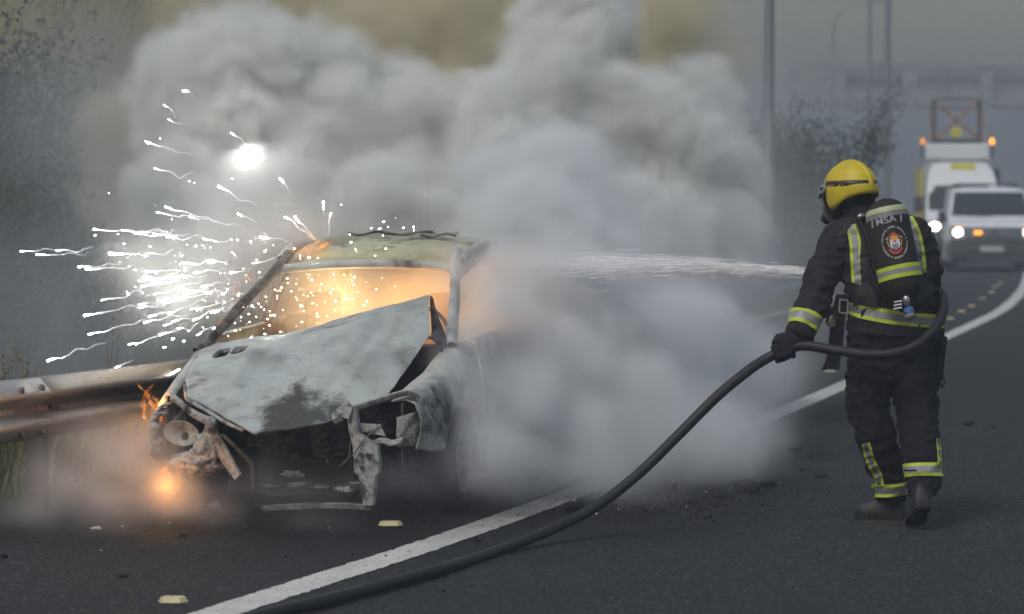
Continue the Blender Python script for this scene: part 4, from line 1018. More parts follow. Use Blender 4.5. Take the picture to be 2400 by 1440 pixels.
for s in (-1, 1): poly([(s * .034, .012), (s * .037, .012), (s * .030, -.022), (s * .027, -.022)], 'ink_y', 'axe', .0050); poly([(s * .026, .030), (s * .040, .020), (s * .038, .016), (s * .026, .025)], 'ink_w', 'axe_head', .0050)
# valve, tubes, harness
ve = A1 + cax * .01 + cfr * .015
m = MB(); m.tube([ve - BO - cax * .045 + cfr * .03, ve - BO + cax * .02 + cfr * .035], [.020, .016], 10); m.build('valve_stem', M['metal'], ba, smooth=True)
M['blue'] = plain('blue_knob', (.03, .11, .30), .4, 0, .15, 20)
m = MB(); c0 = ve - BO + cax * .028 + cfr * .04; m.tube([c0, c0 + cax * .006, c0 + cax * .028, c0 + cax * .034], [.018, .025, .027, .021], 12); m.build('valve_knob', M['blue'], ba)
m = MB(); m.tube([c0 + cax * .034 - cside * .004, c0 + cax * .06], [.044, .038], 16, squash=.6); m.build('valve_guard', M['greytape'], ba, smooth=True)
for q in range(3):
    m = MB(); a = ve - BO - cside * (.022 + .004 * q) + cfr * .03 + cax * (-.008 + .016 * q); m.tube([a, a - cside * .04], .007, 8); m.build('hose_fitting', M['metal'], ba)
for dx in (0, 9):
    m = MB(); m.tube(spline([Fp(2002 + dx, 512, .0) - BO, Fp(2018 + dx, 545, -.13) - BO, Fp(2032 + dx, 590, -.17) - BO, Fp(2042 + dx, 640, -.18) - BO, Fp(2062 + dx, 684, -.20) - BO, Fp(2092 + dx * .6, 712, -.22) - BO, Fp(2112, 722 + dx * .5, -.23) - BO], 6), .0075, 8); m.build('air_tube', M['strapm'], ba, smooth=True)
m = MB(); pl = [(2046, 500), (2124, 500), (2156, 660), (2150, 735), (2060, 735), (2030, 650)]
m.add([Fp(x, y, -.10) - BO for x, y in pl] + [Fp(x, y, -.135) - BO for x, y in pl], [(0, 1, 2, 3, 4, 5), (11, 10, 9, 8, 7, 6)] + [(k, (k + 1) % 6, 6 + (k + 1) % 6, 6 + k) for k in range(6)]); m.build('back_plate', M['strapm'], ba, bevel=.01)
strip_band([(1984, 682), (2010, 690), (2060, 700)], 46, 'waist_pad', off=.016, stripes=False, mats=[M['strapm']], parent=body)
strip_band([(2140, 690), (2170, 694), (2196, 700)], 40, 'waist_pad', off=.014, stripes=False, mats=[M['strapm']], parent=body)
strip_band([(1990, 512), (1975, 540), (1968, 580)], 22, 'shoulder_strap', off=.010, stripes=False, mats=[M['strapm']], parent=body)
strip_band([(2036, 520), (2026, 600), (2030, 690)], 20, 'shoulder_strap', off=.010, stripes=False, mats=[M['strapm']], parent=body)
m = MB(); q = Fp(2016, 505, -.02) - BO; m.tube([q, q + V((.012, -.01, -.012))], .026, 14, squash=.7); m.build('pressure_gauge', M['metal'], ba, smooth=True)
# straps and torch hanging at the left hip
hs = empty('hanging_strap', Fp(1962, 700, -.04)); HO = hs.location.copy(); tag(hs, 'black webbing straps and lamp hanging at the firefighter\'s left hip', 'strap')
m = MB(); pts = spline([Fp(1978, 690, -.06), Fp(1966, 740, -.05), Fp(1960, 800, -.06), Fp(1950, 866, -.07)], 5); m.grid([[p + V((-.036, .004, 0)) - HO, p + V((-.012, -.008, 0)) - HO, p + V((.034, .004, -.004)) - HO] for p in pts]); m.build('webbing', M['strapm'], hs, solid=.006)
m = MB(); pts = spline([Fp(1950, 820, -.08), Fp(1940, 845, -.08), Fp(1930, 868, -.08)], 4); m.grid([[p + V((-.010, 0, 0)) - HO, p + V((.012, 0, 0)) - HO] for p in pts]); m.build('webbing_tail', M['strapm'], hs, solid=.005)
m = MB(); q = Fp(1950, 748, -.10) - HO; m.tube([q + V((.0, .05, .04)), q, q + V((-.006, -.03, -.02))], [.026, .030, .026], 12); lampo = m.build('hand_lamp', M['helm_black'], hs, smooth=True)
m = MB(); m.tube([q + V((-.006, -.031, -.02)), q + V((-.0065, -.034, -.022))], .022, 12); m.build('lamp_glass', M['visor'], lampo)
m = MB()
bq = Fp(1977, 718, -.11) - HO
for a, b in (((-.022, 0, -.03), (.018, 0, -.036)), ((.018, 0, -.036), (.022, 0, .028)), ((.022, 0, .028), (-.018, 0, .034)), ((-.018, 0, .034), (-.022, 0, -.03))): m.bar(bq + V(a), bq + V(b), .007, .007)
m.build('buckle', M['metal'], hs)

# ------------------------------------------------------------------ hose and water
hose_pts = [G(480, 1474, .03), G(640, 1437, .03), G(800, 1398, .03), G(1000, 1343, .03), P(1160, 1294, 12.75), P(1290, 1243, 13.20), P(1400, 1186, 13.42), P(1500, 1108, 13.55), P(1590, 1020, 13.65), P(1680, 930, 13.74), P(1750, 872, 13.82)] + hose_hand[:] + [Fp(1950, 820, -.25), Fp(2050, 832, -.28), Fp(2130, 818, -.27), Fp(2188, 774, -.20), Fp(2212, 724, -.08), Fp(2203, 686, .08), Fp(2165, 672, .22), Fp(2110, 668, .38), Fp(2060, 655, .50), Fp(2030, 644, .54)]
hs_ = spline(hose_pts, 9); m = MB(); m.tube([p - hs_[0] for p in hs_], HOSE_R, 14)
ho = m.build('fire_hose', M['hose'], None, smooth=True); ho.location = hs_[0]; tag(ho, 'thick black rubber fire hose curving from the road up to the firefighter\'s glove', 'hose')
nz = empty('hose_nozzle', hs_[-1]); tag(nz, 'branch nozzle in front of the firefighter, source of the water jet', 'nozzle')
jd = V((-.93, .36, .02)).normalized()
m = MB(); m.tube([V((0, 0, 0)) - jd * .02, jd * .05, jd * .06, jd * .16, jd * .17, jd * .23], [.032, .032, .042, .042, .034, .03], 14); m.build('barrel', M['helm_black'], nz); m = MB(); m.bar(jd * .08, jd * .06 + V((0, 0, -.13)), .03, .03); m.build('pistol_grip', M['helm_black'], nz, bevel=.006)

# ------------------------------------------------------------------ vans waiting in the haze
M['van_white'] = plain('van_white_paint', (.70, .73, .76), .35, 0, .05, 3); M['van_grey'] = plain('bumper_plastic', (.035, .037, .04), .6, 0, .12, 6); M['van_glass'] = plain('van_glass', (.018, .021, .025), .08, 0, .1, 2); M['plate'] = plain('number_plate', (.45, .46, .46), .5); M['amber_b'] = plain('amber_lens', (.5, .16, .02), .3); M['sign_y'] = plain('yellow_sign', (.55, .50, .02), .5, 0, .06, 8); M['chrome'] = plain('chrome_trim', (.22, .23, .24), .25, .8)
M['head_on'] = glow('lit_headlamp', (1.0, .94, .82), 26.0); M['head_cool'] = glow('lit_headlamp_cool', (.86, .93, 1.0), 20.0); M['amber_on'] = glow('lit_amber_lamp', (1.0, .38, .03), 3.5); M['amber_dim'] = glow('lit_indicator', (1.0, .36, .04), 1.6)
def van_body(parent, prof, wfun, L, mat, name='body'):
    """front and roof skinned from a side profile (y back, z up); width follows height; sides and rear closed"""
    rows = []; N = 12
    for y, z in prof:
        w = wfun(z); row = []
        for k in range(N + 1):
            u = -1 + 2 * k / N; bow = .09 * abs(u) ** 3 * (1 if y < 1.2 else .2); row.append(V((w * u, y + bow, z - (.05 * abs(u) ** 6 if z > prof[-1][1] - .2 else 0))))
        rows.append(row)
    m = MB(); m.grid(rows)
    for s in (0, N):
        pts = [r[s] for r in rows]; back = V((pts[-1].x, L, pts[-1].z)); low = V((pts[0].x, L, pts[0].z)); n = len(pts)
        m.add(pts + [back, low], [tuple(range(n + 2))])
    a, b = rows[-1], rows[0]
    m.add([V((p.x, L, p.z)) for p in a] + list(a), [(k, k + 1, N + 2 + k, N + 1 + k) for k in range(N)])
    m.add([V((a[0].x, L, a[0].z)), V((a[-1].x, L, a[-1].z)), V((b[-1].x, L, b[0].z)), V((b[0].x, L, b[0].z))], [(0, 1, 2, 3)])
    return m.build(name, mat, parent, smooth=False, bevel=.02), rows
def panel(parent, rows_fn, mat, name, bevel=0, solid=.012):
    m = MB(); m.grid(rows_fn); return m.build(name, mat, parent, solid=solid)
def surf_pt(prof, wfun, u, t):
    """point on the front skin: u -1..1 across, t profile index (float)"""
    i = int(min(len(prof) - 2, max(0, math.floor(t)))); f = t - i; y = prof[i][0] * (1 - f) + prof[i + 1][0] * f; z = prof[i][1] * (1 - f) + prof[i + 1][1] * f
    return V((wfun(z) * u, y + .09 * abs(u) ** 3 - .012, z))
def quadstrip(parent, prof, wf, u0, u1, t0, t1, mat, name, nu=8, nt=4, out=.0, solid=.012, ins=0.0):
    rows = [[surf_pt(prof, wf, (u0 + (u1 - u0) * i / nu) * (1 - ins * j / nt), t0 + (t1 - t0) * j / nt) - V((0, out, 0)) for i in range(nu + 1)] for j in range(nt + 1)]
    return panel(parent, rows, mat, name, solid=solid)
def road_wheel(parent, x, y, r):
    w = empty('wheel', (x, y, r)); w.parent = parent
    t = MB(); t.grid([[V((px_, math.cos(a) * rr, math.sin(a) * rr)) for px_, rr in ((-.11, r * .62), (-.11, r * .93), (-.07, r), (.07, r), (.11, r * .93), (.11, r * .62))] for a in [2 * math.pi * k / 28 for k in range(29)]]); t.build('tyre', M['tyre'], w, smooth=True)
    t = MB(); t.tube([(-.09, 0, 0), (.09, 0, 0)], r * .63, 20); t.build('rim', M['chrome'], w)
def lamp_lens(parent, c, rx, rz, mat, name, d=.03):
    m = MB(); m.grid([[V(c) + V((rx * q * math.cos(a), -d * (1 - q * q), rz * q * math.sin(a))) for a in [2 * math.pi * k / 18 for k in range(19)]] for q in (.02, .4, .75, 1.0)]); return m.build(name, mat, parent, smooth=True)

# near van
VS = 105.7; VY = FPX / VS
van = empty('white_van', ((2327 - 1200) / VS, VY, 0), R(-6)); tag(van, 'white van with grey bumper and lit headlamps, cut by the right edge', 'van')
prof = [(.10, .22), (.02, .30), (.0, .48), (.02, .66), (.03, .76), (.10, 1.00), (.22, 1.08), (.62, 1.17), (.86, 1.21), (1.62, 1.80), (1.80, 1.87), (2.2, 1.90), (3.4, 1.90)]
wf = lambda z: interp([.22, .5, 1.15, 1.9], [.94, .965, .955, .80], z)
van_body(van, prof, wf, 4.8, M['van_white'])
quadstrip(van, prof, wf, -.99, .99, .05, 3.9, M['van_grey'], 'bumper', 12, 8, .015, .03)
quadstrip(van, prof, wf, -.66, .66, 4.05, 5.0, M['van_grey'], 'grille', 10, 4, .012, .02)
for k in range(2): quadstrip(van, prof, wf, -.60, .60, 4.25 + .35 * k, 4.40 + .35 * k, M['chrome'], 'grille_bar', 10, 1, .028, .012)
quadstrip(van, prof, wf, -.93, .93, 8.08, 8.97, M['van_glass'], 'windscreen', 12, 6, .008, .012)
for s in (-1, 1):
    h = quadstrip(van, prof, wf, s * .70, s * .97, 4.15, 5.3, M['van_grey'], 'headlamp', 4, 4, .014, .02)
    c = surf_pt(prof, wf, s * .80, 4.55); lamp_lens(h, c - V((0, .05, 0)), .095 if s < 0 else .08, .085, M['head_cool'] if s < 0 else M['head_on'], 'lit_bulb')
    lamp_lens(h, surf_pt(prof, wf, s * .78, 5.25) - V((0, .045, 0)), .09, .03, M['amber_dim'], 'indicator')
    m = MB(); m.box((s * 1.08, .98, 1.22), (.17, .10, .26)); m.bar((s * .94, 1.0, 1.16), (s * 1.02, .98, 1.18), .05, .05); m.build('wing_mirror', M['van_grey'], van, bevel=.03)
    road_wheel(van, s * .86, .92, .33); road_wheel(van, s * .86, 4.0, .33)
    m = MB(); m.bar((s * .66, 1.95, 1.94), (s * .66, 4.4, 1.94), .05, .05); m.build('roof_rail', M['van_grey'], van)
for yy in (2.2, 3.2, 4.2):
    m = MB(); m.bar((-.68, yy, 1.975), (.68, yy, 1.975), .05, .03); m.build('roof_bar', M['van_grey'], van)
# three-pointed star in a ring on the grille
c = V((0, -.05, .885)); em = MB(); em.tube([c + V((.098 * math.cos(a), 0, .098 * math.sin(a))) for a in [2 * math.pi * k / 28 for k in range(29)]], .011, 8, cap=False); e_o = em.build('emblem_ring', M['chrome'], van, smooth=True)
for k in range(3):
    a = math.pi / 2 + 2 * math.pi * k / 3; d = V((math.cos(a), 0, math.sin(a))); n_ = V((-math.sin(a), 0, math.cos(a))); m = MB(); m.add([c + n_ * .022 - V((0, .004, 0)), c + d * .095, c - n_ * .022 - V((0, .004, 0)), c - V((0, .02, 0))], [(0, 1, 3), (1, 2, 3)]); m.build('emblem_point', M['chrome'], e_o)
m = MB(); m.box((-.02, -.045, .52), (.52, .02, .115)); npl = m.build('number_plate', M['plate'], van, bevel=.006)
m = MB(); m.box((-.33, -.06, .885), (.17, .04, .075)); m.build('amber_flasher', M['amber_on'], van, bevel=.01)
m = MB(); m.box((.05, -.02, .27), (1.2, .03, .035)); m.build('lower_trim', M['chrome'], van)
for s in (-1, 1):
    m = MB(); m.bar((s * .05 - .3, .84, 1.235), (s * .5 - .1, 1.0, 1.36), .02, .02); m.build('wiper', M['van_grey'], van)

# works van with the lamp board on its roof
VS2 = 90.0; VY2 = FPX / VS2
wv = empty('works_van', ((2262 - 1200) / VS2, VY2, 0), R(-5)); tag(wv, 'tall white works van carrying a folded lamp board, behind the near van', 'van')
prof2 = [(.10, .26), (.0, .36), (-.01, .62), (.02, .80), (.10, 1.02), (.30, 1.14), (.62, 1.30), (1.35, 2.02), (1.62, 2.34), (1.95, 2.58), (2.3, 2.64), (4.6, 2.64)]
wf2 = lambda z: interp([.26, .6, 1.3, 2.1, 2.64], [.96, .99, .98, .92, .74], z)
van_body(wv, prof2, wf2, 5.6, M['van_white'])
quadstrip(wv, prof2, wf2, -.99, .99, .05, 2.9, M['van_grey'], 'bumper', 12, 6, .015, .03)
quadstrip(wv, prof2, wf2, -.62, .62, 3.05, 4.0, M['van_grey'], 'grille', 8, 3, .014, .02)
quadstrip(wv, prof2, wf2, -.93, .93, 6.06, 6.96, M['van_glass'], 'windscreen', 12, 6, .01, .012)
sg = quadstrip(wv, prof2, wf2, -.34, .50, 8.35, 9.0, M['sign_y'], 'roof_sign', 8, 3, .02, .02)
for s in (-1, 1):
    h = quadstrip(wv, prof2, wf2, s * .66, s * .98, 3.1, 4.3, M['van_grey'], 'headlamp', 4, 4, .014, .02)
    lamp_lens(h, surf_pt(prof2, wf2, s * .80, 3.55) - V((0, .06, 0)), .13, .09, M['head_on'], 'lit_bulb'); lamp_lens(h, surf_pt(prof2, wf2, s * .60, 4.25) - V((0, .05, 0)), .12, .045, M['amber_dim'], 'indicator')
    m = MB(); m.box((s * 1.17, .95, 1.50), (.22, .12, .42)); m.bar((s * .97, 1.0, 1.40), (s * 1.08, .96, 1.45), .06, .06); m.build('wing_mirror', M['van_grey'], wv, bevel=.04)
    road_wheel(wv, s * .88, 1.0, .36); road_wheel(wv, s * .88, 4.6, .36)
    m = MB(); m.box((s * 1.02, 3.2, 1.7), (.05, 2.6, 1.5)); m.build('side_equipment', M['sign_y'] if s < 0 else M['van_grey'], wv, bevel=.02)
# white tail-lift beam and lamp board
lb = MB(); lb.box((-.06, 2.4, 2.90), (1.72, .5, .42)); lb.build('roof_beam', M['van_white'], wv, bevel=.06)
for s in (-.98, .86):
    m = MB(); m.bar((s, 2.3, 2.75), (s, 2.3, 3.10), .07, .07, (0, 1, 0)); pm = m.build('beacon_post', M['van_grey'], wv)
    m = MB(); m.tube([(s, 2.3, 3.10), (s, 2.3, 3.16), (s, 2.3, 3.24), (s, 2.3, 3.27)], [.055, .06, .05, .02], 12); m.build('beacon', M['amber_on'] if s > 0 else M['amber_dim'], wv, smooth=True)
M['boardm'] = plain('board_grey', (.10, .105, .105), .6, .2, .2, 5)
bx0, bx1, bz0, bz1 = -.68, .54, 3.12, 4.32
for a, b in (((bx0, bz0), (bx0, bz1)), ((bx1, bz0), (bx1, bz1))):
    m = MB(); m.bar((a[0], 2.5, a[1]), (b[0], 2.5, b[1]), .14, .08, (0, 1, 0)); m.build('board_side', M['boardm'], wv)
m = MB(); m.bar((bx0, 2.5, bz1), (bx1, 2.5, bz1), .05, .06); m.build('board_top', M['boardm'], wv)
m = MB(); m.bar((bx0, 2.5, bz0 + .06), (bx1, 2.5, bz0 + .06), .05, .16); m.build('board_base', M['boardm'], wv)
for a, b in (((bx0, bz0 + .1), (bx1, bz1 - .05)), ((bx1, bz0 + .1), (bx0, bz1 - .05))):
    m = MB(); m.bar((a[0], 2.47, a[1]), (b[0], 2.47, b[1]), .05, .13, (0, 1, 0)); m.build('board_diagonal', M['boardm'], wv)
    for f in (.12, .26, .40, .60, .74, .88):
        x, z = a[0] + (b[0] - a[0]) * f, a[1] + (b[1] - a[1]) * f; m = MB(); m.tube([(x, 2.44, z), (x, 2.39, z)], [.055, .048], 10); m.build('board_lamp', M['amber_b'], wv)
m = MB(); m.box((-.08, 2.40, 3.42), (.28, .03, .24)); m.build('board_sign', M['sign_y'], wv, bevel=.02)
for z in (3.3, 3.6, 3.9):
    for x in (bx0 - .1, bx1 + .1):
        m = MB(); m.tube([(x, 2.46, z), (x, 2.42, z)], [.05, .045], 10); m.build('board_lamp', M['amber_b'], wv)

# ------------------------------------------------------------------ road studs and wreckage on the tarmac
M['stud'] = plain('yellow_stud', (.50, .44, .24), .55, 0, .25, 14); M['charlump'] = plain('charred_rubber', (.004, .004, .004), .85, 0, .5, 25, .8, 90, .3); M['flake'] = plain('ash_flake', (.012, .012, .0125), .9, 0, .5, 30); M['whitebit'] = plain('pale_fragment', (.5, .5, .48), .7)
studs = [(405, 1412), (915, 1232), (1945, 872), (2226, 748), (2254, 731), (2278, 719), (2302, 701), (2324, 687), (2332, 674), (2345, 665)]
stud_lab = ['yellow road stud lying nearest, at the lower left', 'yellow road stud below the nose of the burnt car', 'yellow road stud under the firefighter\'s hanging strap', 'yellow road stud right beside the hose bend at the firefighter\'s hip', 'second yellow road stud from the hose bend, going away', 'third yellow road stud from the hose bend, going away', 'fourth yellow road stud from the hose bend, going away', 'third farthest yellow road stud before the near van', 'second farthest yellow road stud before the near van', 'farthest yellow road stud, closest to the near van']
sm_ = MB(); hexp = [(-.062, 0), (-.040, -.042), (.038, -.042), (.062, -.004), (.040, .040), (-.042, .040)]
sm_.add([V((x, y, 0)) for x, y in hexp] + [V((x * .8, y * .72, .020)) for x, y in hexp], [(11, 10, 9, 8, 7, 6)[::-1]] + [(k, (k + 1) % 6, 6 + (k + 1) % 6, 6 + k) for k in range(6)] + [(5, 4, 3, 2, 1, 0)])
stud_me = sm_.mesh('stud'); stud_me.materials.append(M['stud']); rnd = random.Random(21)
for (x, y), lb_ in zip(studs, stud_lab):
    o = bpy.data.objects.new('road_stud', stud_me); C.objects.link(o); o.location = G(x, y, .004) + V((0, .02, 0)); o.rotation_euler = (0, 0, rnd.uniform(-.15, .15)); tag(o, lb_, 'road stud', 'yellow studs beside the edge line')
deb = [(1750, 1152, 56, 26, 'lump', 'large charred lump smoking on the road between car and firefighter'), (1583, 1147, 15, 13, 'lump', 'small round charred ball left of the large smoking lump'), (1345, 1199, 44, 14, 'lump', 'flat charred lump beside the hose near the edge line'), (1485, 1086, 28, 26, 'lump', 'pointed charred chunk standing in the ground smoke'), (1275, 1144, 32, 22, 'lump', 'charred clod half hidden in smoke left of the hose'),
       (1335, 1064, 26, 12, 'lump', 'dim dark clod deep in the ground smoke'), (1690, 1168, 34, 10, 'flake', 'charred flake just left of the large smoking lump'), (1802, 1140, 34, 12, 'lump', 'thin charred scrap just right of the large smoking lump'), (1827, 1062, 32, 8, 'flake', 'dark oval disc lying at the edge of the smoke'), (1865, 1060, 32, 14, 'curl', 'curled black strip beside the dark oval disc'), (1713, 978, 20, 8, 'flake', 'dark flake beyond the edge line in thin smoke'),
       (1922, 1120, 30, 4, 'flake', 'thin black sliver left of the firefighter\'s boots'), (2272, 1000, 22, 14, 'curl', 'black curled scrap on the road right of the firefighter\'s knee'), (2328, 1006, 10, 4, 'flake', 'tiny black scrap at far right of the road'), (1118, 1271, 22, 5, 'flake', 'black sliver below the edge line in front of the car'), (290, 1355, 22, 8, 'lump', 'small black scrap on the shoulder at lower left'), (225, 1243, 24, 7, 'white', 'small white fragment on the shoulder in front of the barrier smoke'), (10, 1310, 16, 10, 'lump', 'black scrap at the extreme lower left edge'),
       (535, 1206, 150, 10, 'plate', 'dark flat strip of bumper lying under the car nose'), (1495, 1190, 40, 10, 'flake', 'ash flake on the road right of the hose'), (1615, 1180, 36, 9, 'flake', 'ash flake in the middle of the scattered crumbs'), (1545, 1162, 50, 10, 'flake', 'long ash flake behind the scattered crumbs'), (1660, 1150, 60, 8, 'flake', 'broad thin ash flake left of the large smoking lump'), (505, 1192, 24, 14, 'white', 'pale crumpled fragment under the left headlamp'), (850, 1200, 50, 16, 'lump', 'charred heap at the foot of the ash white bracket'), (912, 1180, 40, 16, 'lump', 'sooty clod beside the ash white bracket'), (1880, 1105, 12, 5, 'flake', 'small black flake right of the large lump, towards the boots'), (430, 1262, 18, 6, 'flake', 'small dark flake on the shoulder below the flames'), (1040, 1392, 9, 4, 'flake', 'tiny dark crumb lying just behind the near end of the hose')]
for i, (x, y, w, h, kind, lab) in enumerate(deb):
    c = G(x, y, 0); s = FPX / c.y; wx = w / s / 2; hz_ = max(.006, h / s * .95); 
    if kind in ('lump', 'white'): me = lump((0, 0, hz_ * .45), (wx, wx * .8, hz_ * .62), i + 3, .55 if kind == 'lump' else .7, 5, 4 if w > 40 else 3)
    elif kind == 'flake': me = lump((0, 0, .008), (wx, wx * .55, .010), i + 3, .6, 4, 3)
    elif kind == 'plate':
        mm = MB(); mm.grid([[V((-wx + 2 * wx * k / 10, .04 * (j - 1), .02 + .012 * math.sin(k * .8 + j))) for k in range(11)] for j in range(3)]); me = mm.mesh('strip')
    else:
        mm = MB(); mm.tube([V((-wx, 0, .012)), V((-wx * .3, .02, .010)), V((wx * .5, 0, .016)), V((wx, -.01, hz_))], [.010, .014, .012, .004], 7); me = mm.mesh('curl')
    for v in me.vertices: v.co.z = max(v.co.z, .002)
    o = mobj('charred_debris' if kind != 'white' else 'pale_fragment', me, M['whitebit'] if kind == 'white' else (M['flake'] if kind == 'flake' else M['charlump'])); o.location = (c.x, c.y, .002); tag(o, lab, 'debris', 'wreckage scattered on the road', 'thing')
    if kind == 'plate': o.modifiers.new('t', 'SOLIDIFY').thickness = .006
# crumbs too small to count
rnd = random.Random(77); cr = MB()
def crumb(c, s):
    a = rnd.uniform(0, 6.28); pts = [c + V((math.cos(a + q * 2.1) * s * rnd.uniform(.6, 1.5), math.sin(a + q * 2.1) * s * rnd.uniform(.6, 1.3), 0)) for q in range(3)] + [c + V((0, 0, s * rnd.uniform(.4, 1.2)))]
    cr.add(pts, [(0, 1, 2), (0, 1, 3), (1, 2, 3), (2, 0, 3)], 1 if rnd.random() < .03 else 0)
for _ in range(1500):
    g = G(rnd.gauss(1560, 150), min(1430, max(1050, rnd.gauss(1172, 26))), .003); crumb(g, rnd.choice((.003, .005, .006, .010)))
for _ in range(1100):
    g = G(rnd.uniform(0, 2400), rnd.uniform(1000, 1435), .003); crumb(g, rnd.choice((.002, .003, .004, .006)))
for _ in range(700):
    g = G(rnd.gauss(640, 330), min(1400, max(1180, rnd.gauss(1225, 40))), .003); crumb(g, rnd.choice((.003, .005, .006, .009)))
tag(cr.build('ash_crumbs', [M['charlump'], M['whitebit']], recalc=False), 'fine black and pale ash crumbs scattered over the tarmac', 'debris', kind='stuff')

# ------------------------------------------------------------------ sparks thrown out of the cabin
M['spark'] = glow('white_hot_spark', (1.0, .97, .90), 240.0); M['spark_o'] = glow('orange_spark', (1.0, .66, .28), 22.0); M['flare'] = glow('burning_flare', (1.0, .99, .95), 95.0)
def trail_mat():  # emission stands in for the sparks' light on the smoke, fading from the head
    t = NT('spark_trail'); tr = t.n('ShaderNodeBsdfTransparent'); df = t.n('ShaderNodeBsdfTranslucent', Color=(.95, .96, .97, 1)); d2 = t.n('ShaderNodeBsdfDiffuse', Color=(.95, .96, .97, 1))
    gx = t.n('ShaderNodeSeparateXYZ', Vector=t.coord('Generated')).outputs['X']; em = t.n('ShaderNodeEmission', Color=(.95, .97, 1.0, 1), Strength=t.math('MULTIPLY', t.ramp(gx, [(0, 1.0), (.10, .42), (.3, .10), (1.0, .03)]), 9.0)); a = t.n('ShaderNodeMixShader', Fac=.5, i1=df.outputs[0], i2=d2.outputs[0]); b = t.n('ShaderNodeAddShader', i0=a.outputs[0], i1=em.outputs[0])
    f = t.noise(t.coord(), 60, 3, .6); fade = t.ramp(gx, [(0, 1.0), (.35, .55), (1.0, .14)]); c = t.n('ShaderNodeMixShader', Fac=t.math('MULTIPLY', t.ramp(f, [(.3, .25), (.7, .8)]), fade), i1=tr.outputs[0], i2=b.outputs[0]); t.link(c.outputs[0], t.out.inputs['Surface']); t.m.cycles.emission_sampling = 'NONE'; return t.m
M['trail'] = trail_mat()
def head_mesh(mat, stretch):
    m = MB(); prof = [(-.9, .04), (-.7, .5), (-.3, .82), (.2, .86), (.9, .66), (2.0 * stretch, .46), (4.2 * stretch, .30), (6.5 * stretch, .16), (8.5 * stretch, .02)]
    m.grid([[V((x, r * math.cos(a), r * math.sin(a))) for a in [2 * math.pi * k / 8 for k in range(8)]] for x, r in prof], close=True); me = m.mesh('spark'); me.materials.append(mat)
    for p in me.polygons: p.use_smooth = True
    return me
HM = {'w': head_mesh(M['spark'], 1.0), 'o': head_mesh(M['spark_o'], .32), 's': head_mesh(M['spark'], .35), 'f': head_mesh(M['flare'], .14)}
rnd = random.Random(9); SRC = (640, 610)
def spark(px, py, rpx, L=0, Y=15.6, kind='w', label=None, up=None):
    c = P(px, py, Y); r = rpx * Y / FPX * (.34 if kind == 'w' else .58 if kind != 'f' else 1.0) * rnd.choice((.6, .8, 1.0, 1.25))
    if kind == 'w' and L == 0: kind = 's'
    d2 = V((SRC[0] + 120 - px, 0, -(SRC[1] - 40 - py) * -1)); d2 = V((SRC[0] + 120 - px, 0, (py - SRC[1]) * rnd.uniform(.5, .95) + rnd.uniform(-20, 20))) if up is None else V((1, 0, up))
    if d2.length < 1: d2 = V((1, 0, 0))
    d2.normalize(); d = (d2 + V((0, rnd.uniform(-.05, .25), 0))).normalized()
    o = bpy.data.objects.new('spark', HM[kind]); C.objects.link(o); o.location = c; o.scale = (r, r, r); o.rotation_euler = d.to_track_quat('X', 'Z').to_euler()
    band = 'high above the roof' if py < 450 else 'level with the roof' if py < 600 else 'beside the windscreen pillar' if py < 700 else 'low, just above the barrier'
    look = ('long trailed' if L > 120 else 'short trailed') + (' large' if rpx > 6 else ' small')
    side = 'far left' if px < 300 else 'left' if px < 420 else 'near the car'
    lab = label or (f'{look} white spark {band}, {side} of the shower' if L else None) or ('white hot spark with a curling smoke trail, flying left of the car' if L else ('small bright spark without a trail, in the air round the car' if kind == 's' else 'orange ember drifting in the air round the car'))
    tag(o, lab, 'spark', 'sparks thrown out of the burning car')
    if L:
        LL = L * Y / FPX; n = max(10, int(L / 6)); pts = []; rad = []; ph = rnd.uniform(0, 9); sd = rnd.uniform(0, 50)
        for i in range(n + 1):
            f = i / n; w = (.003 + .024 * f) * Y / 15; b = V((f * LL + r * 1.2, 0, 0))
            b += V((0, noise.noise(V((f * LL * 9 + sd, 3, 1))) * w * 2, (math.sin(f * LL * 42 + ph) * .30 + noise.noise(V((f * LL * 13 + sd, 0, 0))) * 1.5 + noise.noise(V((f * LL * 45 + sd, 5, 0))) * .5) * w)); b.z += .10 * f * f * LL * rnd.uniform(.5, .7)
            pts.append(b); rad.append((r * .55 * (1 - f) ** 2 + .0016 + .0034 * f) * (1 + .8 * noise.noise(V((f * 22, sd, 2)))) * (1 if f < .9 else max(.2, (1 - f) * 10)))
        m = MB(); m.tube(pts, rad, 6); tr = m.build('smoke_trail', M['trail'], None, smooth=True); tr.parent = o; tr.matrix_parent_inverse = Matrix.Diagonal((1 / r, 1 / r, 1 / r, 1))
    return o
fo = mobj('flare', lump((0, 0, 0), (.030, .03, .026), 3, .8, 5, 3), M['flare'], None, True); fo.location = P(578, 360, 19.28); tag(fo, 'dazzling white flare burning high in the smoke above the car', 'flare')
spark(568, 394, 7, 60, 18.85, 'w', 'bright white spark directly under the dazzling flare', .1)
spark(258, 595, 9, 150, 15.5, 'w', 'large elongated white spark among the trails at left, level with the roof')
spark(430, 214, 5, 25, 18.4, 'w', 'lone white spark highest in the smoke', -.15)
spark(342, 333, 6, 120, 17.5, 'w', 'white spark with a broken trail below the three highest sparks', -.35)
spark(49, 589, 4.5, 110, 15.4, 'w', 'leftmost spark of all, near the left edge of the picture')
spark(112, 846, 6, 150, 15.3, 'w', 'lone spark low at the left, above the barrier')
